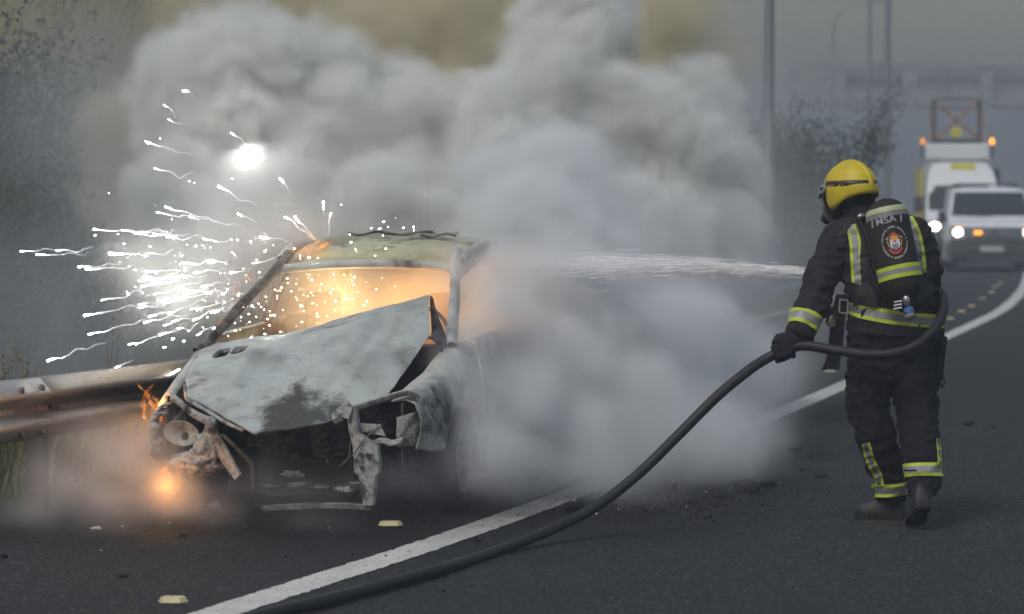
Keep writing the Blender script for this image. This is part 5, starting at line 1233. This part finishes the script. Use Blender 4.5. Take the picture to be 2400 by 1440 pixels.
big = [(384, 246, 4, 40), (395, 280, 4, 35), (362, 395, 3.5, 100), (542, 312, 5.5, 45), (656, 419, 6, 40), (544, 419, 4, 0), (512, 437, 5, 110), (758, 474, 5, 30), (668, 509, 4.5, 90), (691, 509, 5, 80), (775, 501, 4.5, 50), (388, 485, 6.5, 190), (368, 498, 5, 110), (446, 509, 5.5, 60), (558, 502, 4, 40),
       (220, 538, 6.5, 190), (286, 540, 5.5, 130), (316, 547, 6, 120), (360, 550, 7.5, 90), (392, 555, 6.5, 90), (481, 562, 5, 60), (556, 563, 4.5, 0), (587, 566, 5, 0), (610, 557, 7.5, 70), (87, 597, 7, 120), (133, 588, 6, 90), (222, 552, 3, 0), (290, 572, 4, 0), (184, 626, 5, 110), (202, 631, 5.5, 130), (425, 618, 5.5, 110), (489, 615, 4.5, 40), (593, 617, 4.5, 60),
       (341, 637, 5, 130), (336, 651, 5, 90), (328, 659, 6, 90), (333, 671, 9, 110), (360, 663, 7, 90), (385, 652, 6, 100), (415, 672, 5.5, 60), (238, 704, 5.5, 130), (198, 740, 6, 150), (208, 784, 6, 170), (302, 808, 6, 150), (269, 864, 4, 50), (384, 815, 5, 0), (404, 795, 5.5, 0), (462, 786, 6, 40), (375, 785, 5, 60), (338, 757, 8.5, 110), (385, 763, 7, 70), (417, 771, 5, 50), (350, 742, 4.5, 60), (453, 751, 6.5, 110), (404, 754, 6, 60), (396, 736, 5.5, 90), (384, 711, 6, 90), (375, 707, 5, 60), (326, 715, 4.5, 60), (328, 722, 4.5, 70), (448, 725, 5, 90), (433, 691, 6.5, 70), (437, 686, 6, 50), (484, 689, 6, 40), (495, 733, 5, 60), (504, 733, 4.5, 50), (474, 672, 5, 50), (406, 874, 5, 20), (340, 600, 4, 0), (468, 725, 5, 0), (520, 690, 4, 40), (455, 640, 4.5, 80), (410, 700, 5, 80), (362, 690, 5, 80), (300, 690, 4, 0), (430, 800, 4.5, 0), (500, 770, 4, 0), (540, 640, 4.5, 50)]
for x, y, r, L in big: spark(x, y, r, L, 15.6 + rnd.uniform(-.25, .35))
small = [(375, 325), (455, 429), (277, 549), (302, 625), (280, 613), (443, 425), (703, 600), (703, 607), (724, 604), (689, 583), (809, 590), (823, 568), (833, 584), (910, 532), (898, 552), (891, 536), (927, 512), (946, 534), (970, 532), (970, 541), (800, 480), (820, 550), (870, 535), (459, 577), (493, 580), (505, 567), (608, 650), (578, 660), (560, 690), (545, 700)]
small += [(rnd.gauss(450, 90), rnd.gauss(680, 75)) for _ in range(60)]
for x, y in small: spark(x, y, rnd.choice((1.2, 1.6, 2.2, 3.2)), 0, 15.7 + rnd.uniform(-.1, .2))
for x, y in [(255, 453), (276, 549), (474, 576), (590, 790), (470, 830), (620, 590), (640, 575), (905, 583), (880, 600), (600, 610), (570, 630), (535, 665), (745, 605), (900, 520)]: spark(x, y, rnd.uniform(2.0, 3.0), 0, 15.6, 'o')
inside = [(645, 620), (650, 660), (610, 705), (585, 680), (775, 545), (825, 508), (855, 575), (897, 513), (905, 475), (955, 605), (990, 615), (1035, 610), (1020, 585), (1090, 565), (1103, 520), (1205, 435), (1290, 437), (1305, 450), (1375, 460), (1350, 442), (1355, 490), (1370, 520), (1305, 635), (1360, 638), (1220, 655), (1040, 675), (935, 695), (1215, 732), (785, 730), (685, 775), (712, 775), (657, 805), (567, 788), (503, 765), (510, 830), (437, 820), (390, 838), (390, 902), (335, 945), (440, 790), (630, 728), (1150, 780), (1067, 762), (1070, 785), (675, 855), (635, 930), (765, 912), (940, 830), (520, 960), (1560, 558), (1480, 660), (820, 470), (760, 570), (720, 560), (740, 615), (905, 645), (1400, 580), (1180, 590), (1200, 560), (1450, 690), (960, 740), (1010, 440), (1025, 480)]
for x, y in inside:
    spark(440 + x / 3.529, 520 + y / 3.529, rnd.choice((1.3, 1.7, 2.2, 3.4)), 0, 14.95 + .9 * (1 - (y - 400) / 560) * .6, 'o' if rnd.random() < .45 else 'w', 'glowing spark inside the windscreen opening', 0)
for x, y in [(rnd.uniform(560, 980), rnd.uniform(640, 780)) for _ in range(34)]:
    if y < 800 - (x - 560) * .18: spark(x, y, rnd.uniform(.8, 1.4), 0, 15.2, 'o', 'glowing spark inside the windscreen opening', 0)

# ------------------------------------------------------------------ smoke (grids of real density) and the hazy air
class GN:
    def __init__(s, name):
        s.g = bpy.data.node_groups.new(name, 'GeometryNodeTree')
        s.g.interface.new_socket('Geometry', in_out='OUTPUT', socket_type='NodeSocketGeometry')
        s.out = s.g.nodes.new('NodeGroupOutput')
    def n(s, typ, props=None, **ins):
        nd = s.g.nodes.new(typ)
        for k, v in (props or {}).items(): setattr(nd, k, v)
        for k, v in ins.items():
            k2 = k.replace('_', ' ')
            sock = nd.inputs[int(k[1:])] if (k[0] == 'i' and k[1:].isdigit()) else nd.inputs[k2]
            if isinstance(v, bpy.types.NodeSocket): s.g.links.new(v, sock)
            else: sock.default_value = v
        return nd
    def m(s, op, a, b=0.0, c=None, clamp=False):
        nd = s.n('ShaderNodeMath', {'operation': op, 'use_clamp': clamp}, i0=a, i1=b)
        if c is not None: nd.inputs[2].default_value = c
        return nd.outputs[0]
    def v(s, op, a, b=None, out='Vector', scale=None):
        nd = s.n('ShaderNodeVectorMath', {'operation': op}, i0=a)
        if b is not None:
            if isinstance(b, bpy.types.NodeSocket): s.g.links.new(b, nd.inputs[1])
            else: nd.inputs[1].default_value = b
        if scale is not None: nd.inputs['Scale'].default_value = scale
        return nd.outputs[out]
def smoke_mat(name, col, dens, aniso=.25, absorb=None, emis=None):
    t = NT(name)
    pv = t.t.nodes.new('ShaderNodeVolumePrincipled')
    pv.inputs['Color'].default_value = (*col, 1); pv.inputs['Density'].default_value = dens; pv.inputs['Anisotropy'].default_value = aniso
    if absorb: pv.inputs['Absorption Color'].default_value = (*absorb, 1)
    t.link(pv.outputs[0], t.out.inputs['Volume']); return t.m
def smoke(name, label, puffs, lo, hi, voxel, mat, edge=.2, k=.12, warp=(1.1, .25), bil=(1.6, .28, 2.4), fine=(5.0, .08), stretch=None, thin=None, seed=0.0, mw=None, cat='smoke'):
    """a cloud whose density is filled into a grid: round puffs joined smoothly, their surface broken into billows"""
    g = GN(name); pos = g.n('GeometryNodeInputPosition').outputs[0]
    wn_ = g.n('ShaderNodeTexNoise', {'noise_dimensions': '3D'}, Vector=g.v('ADD', pos, (seed, seed * 1.7, 0)), Scale=warp[0], Detail=2.0)
    p = g.v('ADD', pos, g.v('SCALE', g.v('SUBTRACT', wn_.outputs['Color'], (.5, .5, .5)), scale=warp[1] * 2))
    d = None
    for (c, r) in puffs:
        c = Vector(c)
        if isinstance(r, (tuple, list)):
            q = g.v('DIVIDE', g.v('SUBTRACT', p, tuple(c)), tuple(x / min(r) for x in r)); di = g.m('SUBTRACT', min(r), g.v('LENGTH', q, out='Value'))
        else: di = g.m('SUBTRACT', r, g.v('DISTANCE', p, tuple(c), out='Value'))
        d = di if d is None else g.m('SMOOTH_MAX', d, di, k)
    if stretch: p = g.v('MULTIPLY', p, stretch)
    vo = g.n('ShaderNodeTexVoronoi', {'feature': 'F1', 'normalize': True}, Vector=g.v('ADD', p, (seed * 3, 1.3, seed)), Scale=bil[0], Detail=3.0, Roughness=.62, Lacunarity=bil[2])
    b = g.m('MULTIPLY', g.m('SUBTRACT', .5, vo.outputs['Distance']), bil[1] * 2)
    fn = g.n('ShaderNodeTexNoise', Vector=p, Scale=fine[0], Detail=3.0, Roughness=.6)
    d = g.m('ADD', d, b); d = g.m('ADD', d, g.m('MULTIPLY', g.m('SUBTRACT', fn.outputs['Fac'], .5), fine[1] * 2))
    dens = g.m('DIVIDE', d, edge, clamp=True)
    dens = g.m('MULTIPLY', dens, dens)
    if thin:                                    # patchy thinning inside the cloud
        tn = g.n('ShaderNodeTexNoise', Vector=g.v('ADD', p, (7.7, seed, 3.1)), Scale=thin[0], Detail=4.0, Roughness=.6)
        mr = g.n('ShaderNodeMapRange', Value=tn.outputs['Fac']); mr.inputs[1].default_value = thin[1]; mr.inputs[2].default_value = thin[2]; mr.inputs[3].default_value = thin[3]; mr.inputs[4].default_value = 1.0
        dens = g.m('MULTIPLY', dens, mr.outputs[0])
    sz = [hi[i] - lo[i] for i in range(3)]
    vc = g.n('GeometryNodeVolumeCube', Density=dens, Background=0.0, Min=tuple(lo), Max=tuple(hi))
    for nm, s_ in zip(('Resolution X', 'Resolution Y', 'Resolution Z'), sz): vc.inputs[nm].default_value = max(4, int(s_ / voxel))
    sm = g.n('GeometryNodeSetMaterial', Geometry=vc.outputs[0]); sm.inputs['Material'].default_value = mat
    g.g.links.new(sm.outputs[0], g.out.inputs[0])
    me = bpy.data.meshes.new(name); me.materials.append(mat)
    o = bpy.data.objects.new(name, me); C.objects.link(o)
    md = o.modifiers.new('density', 'NODES'); md.node_group = g.g
    if mw is not None: o.matrix_world = mw
    return tag(o, label, cat, kind='stuff')
def puff(px, py, rpx, Y): return (P(px, py, Y), rpx * Y / FPX)


def fire_mat(name, stops, strength, dens=.6, col=(.6, .5, .4)):
    t = NT(name); at = t.n('ShaderNodeAttribute', {'attribute_name': 'density'}).outputs['Fac']
    pv = t.t.nodes.new('ShaderNodeVolumePrincipled'); pv.inputs['Color'].default_value = (*col, 1); pv.inputs['Density'].default_value = dens
    t.link(t.ramp(at, stops), pv.inputs['Emission Color']); t.link(t.math('MULTIPLY', at, strength), pv.inputs['Emission Strength'])
    t.link(pv.outputs[0], t.out.inputs['Volume']); return t.m
def flame_light(loc, energy, col, r=.06):
    d = bpy.data.lights.new('flame_light', 'POINT'); d.energy = energy; d.color = col; d.shadow_soft_size = r; o = bpy.data.objects.new('flame_light', d); C.objects.link(o); o.location = loc; return o

white_smoke = smoke_mat('grey_white_smoke', (.92, .944, .962), 7.0, 0.0)
back_smoke = smoke_mat('pale_grey_smoke', (.918, .932, .918), 12.0, 0.0)
brown_smoke = smoke_mat('brown_smoke', (.72, .68, .50), 1.0, 0.0)
low_smoke = smoke_mat('ground_smoke', (.87, .90, .93), 4.5, 0.0)
warm_smoke = smoke_mat('ground_smoke_warm', (.84, .81, .79), 6.5, 0.0)
thin_smoke = smoke_mat('drifting_smoke', (.86, .885, .90), .35, 0.0)

# billowing grey-white cloud pouring off the right side of the wreck
right = [(1210, 430, 110, 17.6), (1320, 400, 110, 17.4), (1400, 520, 120, 17.2), (1250, 560, 150, 16.6), (1160, 640, 80, 15.9), (1300, 700, 160, 16.2), (1190, 760, 90, 15.6),
         (1430, 660, 120, 16.8), (1400, 800, 170, 16.2), (1540, 820, 150, 16.6), (1280, 880, 170, 15.8), (1480, 960, 150, 15.8), (1180, 880, 80, 15.4), (1170, 980, 70, 15.0),
         (1230, 1010, 100, 15.2), (1380, 1040, 100, 15.3), (1600, 940, 110, 16.6), (1660, 800, 100, 17.4), (1500, 720, 110, 17.0), (1120, 700, 60, 15.3), (1130, 860, 60, 14.8), (1110, 600, 70, 16.2), (1140, 960, 60, 14.6), (1110, 780, 60, 14.8), (1150, 1060, 60, 14.3), (1120, 900, 55, 14.5), (1180, 700, 80, 15.0), (1100, 660, 55, 15.2), (1220, 900, 90, 14.9), (1200, 1040, 60, 14.6)]
smoke('white_smoke_cloud', 'dense grey white smoke billowing off the right side of the car', [puff(*a) for a in right],
      (-1.0, 13.6, -.02), (2.2, 18.8, 2.7), .042, white_smoke, edge=.20, warp=(1.4, .18), bil=(2.7, .28, 2.5), fine=(10, .07), thin=(1.7, .34, .55, .25))
# low smoke creeping over the tarmac to the right
low = [(P(1300, 1090, 14.9), (.30, .5, .16)), (P(1480, 1085, 15.0), (.40, .5, .18)), (P(1640, 1070, 15.2), (.36, .5, .16)), (P(1740, 1010, 16.0), (.35, .6, .22)), (P(1560, 1000, 16.0), (.5, .6, .3)), (P(1150, 1120, 14.4), (.25, .4, .14)), (P(1760, 880, 17.6), (.4, .7, .4)), (P(1620, 960, 16.2), (.45, .6, .36)), (P(1420, 1050, 15.2), (.45, .5, .22)), (P(1680, 1030, 15.4), (.35, .5, .22))]
smoke('ground_smoke', 'low grey smoke creeping over the road between car and firefighter', low, (-.7, 13.4, -.02), (2.6, 19.6, 1.3), .06, low_smoke, edge=.22, k=.2, warp=(1.3, .16), bil=(2.4, .13, 2.3), fine=(6, .06), thin=(2.0, .35, .65, .15), seed=4.0)
# white billows behind and above the roof
back = [(470, 190, 110, 20), (600, 160, 120, 20), (560, 300, 150, 20), (430, 280, 90, 20), (720, 220, 130, 20.4), (760, 360, 150, 20), (900, 400, 130, 20),
        (1000, 320, 110, 20), (1060, 440, 130, 19.6), (930, 200, 55, 20.6), (1180, 310, 95, 19.6), (1300, 170, 110, 20), (1340, 60, 110, 20.4), (1180, 420, 130, 19.4),
        (1480, 330, 130, 20), (1560, 430, 130, 20), (1640, 560, 140, 20), (1700, 440, 100, 20.6), (1740, 570, 90, 20.6), (1620, 280, 90, 21), (1500, 600, 160, 19.6),
        (450, 460, 110, 19.6), (560, 520, 120, 19.4), (700, 520, 120, 19.4), (900, 520, 120, 19.2), (1060, 560, 110, 19)]
smoke('white_smoke_cloud', 'pale grey smoke billows rolling up behind the roof of the car', [puff(*a) for a in back],
      (-3.6, 18.0, .2), (2.5, 22.6, 3.7), .052, back_smoke, edge=.12, warp=(1.1, .24), bil=(2.1, .42, 2.5), fine=(8, .10), thin=(1.2, .34, .56, .15), seed=3.0)
# diffuse smoke that fills the space between the billows
veil = [((1.2, 18.6, .9), (.9, 1.6, 1.0)), ((1.2, 17.0, .6), (.7, 1.0, .6)), ((1.6, 20.5, 1.6), (.6, 1.2, 1.3)), ((1.85, 20.5, 1.3), (.7, 1.2, 1.0)), ((2.1, 21.0, .9), (.6, 1.0, .7)), ((.5, 17.2, 1.3), (.8, 1.0, 1.0)), ((-.6, 19.0, 1.2), (1.2, .8, .8))]
smoke('drifting_smoke', 'diffuse grey smoke filling the air between the billows', veil, (-2.2, 15.6, -.02), (2.6, 22.2, 3.4), .12, smoke_mat('drifting_smoke_middle', (.82, .86, .885), .7, 0.0), edge=.6, k=.4, warp=(.8, .35), bil=(1.0, .35, 2.3), fine=(3, .12), thin=(1.0, .32, .68, .25), seed=21.0)
# brown billows between and above the white ones
bb = [(860, 120, 130, 23), (1040, 90, 150, 23.4), (1150, 200, 120, 23), (1000, 230, 110, 22.8), (1480, 120, 140, 23.5), (1580, 60, 120, 24), (1600, 210, 110, 24), (1520, 280, 120, 23), (330, 330, 110, 22.6), (290, 450, 90, 22.6), (700, 40, 120, 24), (500, 20, 120, 24), (1300, 40, 120, 24), (360, 560, 120, 22)]
smoke('brown_smoke_billows', 'brown billows of smoke between the pale ones above the car', [puff(*a) for a in bb], (-4.6, 21.2, .2), (2.4, 25.6, 4.6), .085, smoke_mat('brown_billow_smoke', (.78, .735, .575), 6.0, 0.0), edge=.18, warp=(.9, .3), bil=(1.8, .42, 2.4), fine=(5, .10), thin=(1.0, .34, .6, .15), seed=27.0)
# brown bank filling the air behind
bank = [((-2.5, 27, 2.5), (3.0, 3.5, 4)), ((.2, 27.5, 2.8), (1.7, 3.2, 4.2)), ((-1.2, 27, 4.5), (2.8, 3.4, 3)), ((-3.6, 25.6, 3.6), (2, 2.2, 2.2))]
smoke('brown_smoke_bank', 'brown tinged smoke bank hanging in the air behind the wreck', bank,
      (-7.5, 23, -.2), (3.2, 31, 7.6), .24, brown_smoke, edge=1.0, k=.6, warp=(.4, .6), bil=(.6, .8, 2.3), fine=(1.6, .25), thin=(.6, .35, .62, .35), seed=9.0)
# thin drift in front of the undergrowth at the left, and round the sparks
drift = [((-4.0, 20, .7), (1.8, 2.0, 1.0)), ((-2.6, 19.0, 1.0), (1.2, 1.6, 1.2)), ((-3.0, 20.2, 2.2), (1.0, 1.6, 1.2)), ((-2.3, 17.6, .8), (.9, .9, .7))]
smoke('drifting_smoke', 'thin blue grey smoke drifting before the shrubs at left', drift, (-6, 16.6, 0), (-1.2, 22.4, 4.0), .11, smoke_mat('drifting_smoke_left', (.66, .72, .76), .50, 0.0), edge=.7, k=.4, warp=(.7, .4), bil=(.9, .35, 2.2), fine=(3, .12), thin=(.9, .3, .7, .2), seed=12.0)
spk = [(P(560, 650, 15.8), (.40, .5, .30)), (P(420, 690, 15.8), (.40, .5, .32)), (P(560, 560, 15.9), (.4, .5, .25)), (P(700, 540, 16.2), (.4, .5, .2)), (P(330, 600, 15.8), (.3, .4, .2)), (P(620, 480, 16.2), (.3, .4, .25))]
smoke('spark_smoke', 'bright white haze round the shower of sparks beside the car', spk, (-2.9, 14.9, .4), (-.6, 17.2, 2.0), .06, smoke_mat('spark_smoke_white', (.95, .95, .95), 2.0, 0.0), edge=.3, k=.3, warp=(1.4, .2), bil=(2.0, .2, 2.3), fine=(7, .08), thin=(1.8, .3, .65, .15), seed=15.0)
# warm-lit smoke under the barrier at left, and a veil along the car's nose
wl = [(P(170, 1130, 14.0), (.34, .5, .17)), (P(300, 1080, 14.1), (.30, .4, .20)), (P(260, 1170, 13.7), (.40, .4, .14)), (P(100, 1200, 13.7), (.22, .4, .08)), (P(390, 1130, 13.75), (.16, .3, .16)), (P(380, 1030, 14.2), (.14, .3, .16)), (P(220, 1050, 14.3), (.3, .4, .16)), (P(420, 1190, 13.6), (.3, .3, .07))]
smoke('ground_smoke', 'low reddish grey smoke under the barrier left of the car', wl, (-3.1, 12.9, -.02), (-1.3, 15.0, .80), .045, warm_smoke, edge=.2, k=.15, warp=(1.8, .12), bil=(3.0, .10, 2.3), fine=(8, .04), thin=(2.6, .34, .64, .15), seed=6.0)
nose = [(P(520, 1140, 13.75), (.3, .22, .12)), (P(700, 1150, 13.75), (.35, .22, .13)), (P(640, 1100, 13.9), (.14, .2, .13)), (P(960, 1140, 13.8), (.35, .3, .14)), (P(1080, 1080, 14.0), (.22, .3, .2)), (P(800, 1215, 13.5), (.5, .3, .06))]
smoke('ground_smoke', 'thin bluish smoke seeping out under the nose of the car', nose, (-2.2, 13.0, -.02), (.3, 14.7, .62), .045, smoke_mat('seeping_smoke', (.86, .89, .93), 1.3, 0.0), edge=.16, k=.12, warp=(2.0, .10), bil=(3.2, .09, 2.3), fine=(8, .04), thin=(2.6, .32, .66, .1), seed=8.0)

# fire inside the cabin
CM = Matrix.Translation(CAR_O) @ Matrix.Rotation(-CAR_TH, 4, 'Z')
cab = [((-.28, 2.1, 1.02), (.42, .85, .34)), ((.25, 2.1, 1.02), (.42, .85, .34)), ((0, 1.45, .95), (.55, .4, .2))]
smoke('cabin_fire', 'amber fire and glowing smoke filling the cabin behind the windscreen frame', cab, (-.66, 1.1, .60), (.62, 3.2, 1.34), .045,
      fire_mat('cabin_fire_glow', [(0, (1, .34, .07)), (.35, (1.0, .58, .24)), (1.0, (1.0, .74, .42))], 1.15, 1.8, (.86, .74, .56)), edge=.22, k=.2, warp=(2.5, .10), bil=(3.2, .10, 2.3), fine=(6, .10), thin=(2.6, .30, .68, .18), mw=CM, cat='fire', seed=2.0)
def flame_surface():
    t = NT('open_flame'); co = t.coord(); n = t.noise(co, 26, 4, .6, 1.4); lw = t.n('ShaderNodeLayerWeight', Blend=.35).outputs['Facing']
    core = t.math('SUBTRACT', 1.0, lw); k = t.math('MULTIPLY', core, t.ramp(n, [(.40, 0.0), (.72, 1.0)]))
    em = t.n('ShaderNodeEmission', Color=t.ramp(k, [(0, (1, .13, .012)), (.4, (1.0, .30, .03)), (.85, (1.0, .55, .12))]), Strength=t.math('ADD', t.math('MULTIPLY', k, 2.2), .5))
    mx = t.n('ShaderNodeMixShader', Fac=t.ramp(k, [(.05, 0.0), (1.0, .5)]), i1=t.n('ShaderNodeBsdfTransparent').outputs[0], i2=em.outputs[0]); t.link(mx.outputs[0], t.out.inputs['Surface']); t.m.cycles.emission_sampling = 'NONE'; return t.m
M['flame'] = flame_surface()
def flame(label, parts, seed=0, energy=0, lean=(0, 0, 1), n=14):
    """tongues of fire: thin tapering sheets that twist as they rise"""
    rnd = random.Random(seed); base = V(parts[0][0]); m = MB()
    for c, r in parts:
        c = V(c)
        for _ in range(n):
            p = c + V((rnd.uniform(-1, 1) * r[0], rnd.uniform(-1, 1) * r[1], rnd.uniform(-1, .1) * r[2])); L = r[2] * rnd.uniform(.8, 1.9) + .02; ph = rnd.uniform(0, 6); w = rnd.uniform(.25, .5) * min(r[0], .08) + .004; pts = []
            for k in range(9):
                f = k / 8; pts.append(p + V(lean) * L * f + V((math.sin(f * 5 + ph) * .22 * L * f, math.cos(f * 4 + ph) * .15 * L * f, math.sin(f * 6 + ph) * .10 * L * f)) - base)
            m.tube(pts, [w * (.35 + 1.6 * (k / 8)) * max(.02, (1 - (k / 8)) ** .9) * 1.5 for k in range(9)], 7, squash=.45)
    o = m.build('flame', M['flame'], None, smooth=True); o.location = base; tag(o, label, 'flame')
    if energy: flame_light((base.x, base.y - .05, base.z + .05), energy, (1.0, .42, .10), .05)
    return o
flame('orange flames licking round the left front wing by the barrier', [(P(352, 955, 14.35), (.040, .05, .085)), (P(375, 985, 14.3), (.04, .05, .035))], 1, 4, n=8)
flame('orange flames burning on the road under the left headlamp', [(P(392, 1165, 13.85), (.065, .06, .05)), (P(392, 1120, 13.9), (.07, .05, .035))], 2, 4, n=5)
flame('flame tongue curling off the left front corner of the roof', [(P(728, 578, 15.9), (.06, .04, .03)), (P(704, 588, 15.85), (.05, .04, .02))], 4, .8, (.9, 0, .45), 9)
flame('small flame halfway up the left windscreen pillar', [(P(560, 690, 15.4), (.015, .03, .035))], 5, 0, (-.2, 0, 1), 5)
flame('small flame at the foot of the left windscreen pillar', [(P(520, 760, 15.2), (.012, .03, .03))], 7, 0, (-.2, 0, 1), 5)
flame('small flame near the top of the left windscreen pillar', [(P(590, 655, 15.5), (.014, .03, .025))], 8, 0, (-.2, 0, 1), 5)
CF = [((.12, 1.75, .98), (.20, .25, .16)), ((.30, 1.7, 1.0), (.18, .25, .20)), ((.42, 1.8, 1.04), (.10, .2, .16))]
smoke('cabin_fire', 'deep orange flames rising behind the lifted bonnet corner', CF, (-.14, 1.4, .74), (.58, 2.1, 1.26), .022, fire_mat('cabin_flame', [(0, (1, .20, .02)), (.4, (1.0, .28, .04)), (1.0, (1.0, .46, .10))], 4.5, .8, (.5, .35, .25)), edge=.16, k=.06, warp=(5, .06), bil=(5, .07, 2.3), fine=(11, .06), stretch=(1, 1, .4), thin=(6, .40, .64, .04), mw=CM, cat='fire', seed=14.0)
glow_m = fire_mat('flame_glow', [(0, (1, .16, .02)), (.5, (1.0, .26, .03)), (1.0, (1.0, .42, .07))], 2.6, 1.0, (.5, .35, .25))
for lab, pf in (('soft orange glow of the fire under the left headlamp', [(P(388, 1150, 13.9), (.10, .08, .07)), (P(385, 1105, 13.95), (.08, .07, .06))]), ('soft orange glow of the fire behind the left front wing', [(P(350, 945, 14.45), (.05, .06, .11)), (P(372, 985, 14.4), (.06, .06, .05))])):
    lo = [min(c[i] - r[i] for c, r in pf) - .06 for i in range(3)]; hi = [max(c[i] + r[i] for c, r in pf) + .06 for i in range(3)]
    smoke('flame_glow', lab, pf, lo, hi, .022, glow_m, edge=.09, k=.04, warp=(8, .03), bil=(8, .04, 2.2), fine=(16, .03), stretch=(1, 1, .5), thin=(9, .36, .64, .08), cat='fire')
flame_light(CM @ V((-.2, 1.9, 1.05)), 11, (1.0, .76, .46), .15); flame_light(CM @ V((.3, 1.7, .98)), 7, (1.0, .45, .14), .15)

# water jet from the nozzle to the flank of the car
jn = hs_[-1] + jd * .2; je = P(1130, 622, 16.6); jx = (je - jn); jl = jx.length; jx.normalize(); jz = V((0, 0, 1)); jz = (jz - jx * jz.dot(jx)).normalized(); jy = jz.cross(jx)
JM = Matrix((jx, jy, jz)).transposed().to_4x4(); JM.translation = jn
jp = [((jl * f, 0, -.03 * f + .10 * f * (1 - f)), (jl * .14, .025 + .10 * f, .022 + .075 * f)) for f in (.0, .12, .25, .4, .55, .7, .85)]
rnd = random.Random(41); jm = MB()
for _ in range(2600):
    f = rnd.random() ** 1.25; x = jl * f; sp_ = .010 + .062 * f; dy, dz = rnd.gauss(0, sp_), rnd.gauss(0, sp_ * .75); L_ = rnd.uniform(.05, .26) * (1 - .4 * f); w = rnd.uniform(.0006, .0018) * (1 + .5 * f); z0 = -.03 * f + .10 * f * (1 - f)
    k = 1 + L_ / max(.3, x + .3); a_ = V((x, dy, z0 + dz)); b_ = V((x + L_, dy * k, z0 + dz * k - .012 * L_)); md_ = a_ * .4 + b_ * .6
    jm.add([a_, md_ + V((0, w, 0)), md_ + V((0, 0, w)), md_ - V((0, w, 0)), md_ - V((0, 0, w)), b_], [(0, 1, 2), (0, 2, 3), (0, 3, 4), (0, 4, 1), (5, 2, 1), (5, 3, 2), (5, 4, 3), (5, 1, 4)])
wt = NT('water_drops'); wdf = wt.n('ShaderNodeBsdfDiffuse', Color=(.96, .97, .98, 1)); wtl = wt.n('ShaderNodeBsdfTranslucent', Color=(.96, .97, .98, 1)); wm = wt.n('ShaderNodeMixShader', Fac=.35, i1=wdf.outputs[0], i2=wtl.outputs[0]); wt.link(wm.outputs[0], wt.out.inputs['Surface'])
jo = jm.build('water_jet', wt.m, None, recalc=False); jo.matrix_world = JM; tag(jo, 'white streaky water jet shooting left from the firefighter into the smoke', 'water jet', kind='stuff')
smoke('water_mist', 'fine white mist carried along with the water jet', jp, (-.05, -.25, -.22), (jl, .25, .22), .04, smoke_mat('water_spray', (.99, .992, .995), 34.0, 0.0), edge=.07, k=.04, warp=(5, .02), bil=(5, .035, 2.3), fine=(10, .04), stretch=(.2, 1, 1), thin=(6, .34, .62, .1), mw=JM, cat='mist', seed=1.0)

hz = MB(); hz.box((0, 195, 6.2), (524, 432, 14.8))
ht = NT('haze_air'); pv = ht.t.nodes.new('ShaderNodeVolumePrincipled')
pv.inputs['Color'].default_value = (.50, .555, .63, 1); pv.inputs['Density'].default_value = .0055; pv.inputs['Anisotropy'].default_value = .1
ht.link(pv.outputs[0], ht.out.inputs['Volume'])
tag(hz.build('haze', ht.m), 'thin grey haze hanging over the whole road', 'haze', kind='stuff')
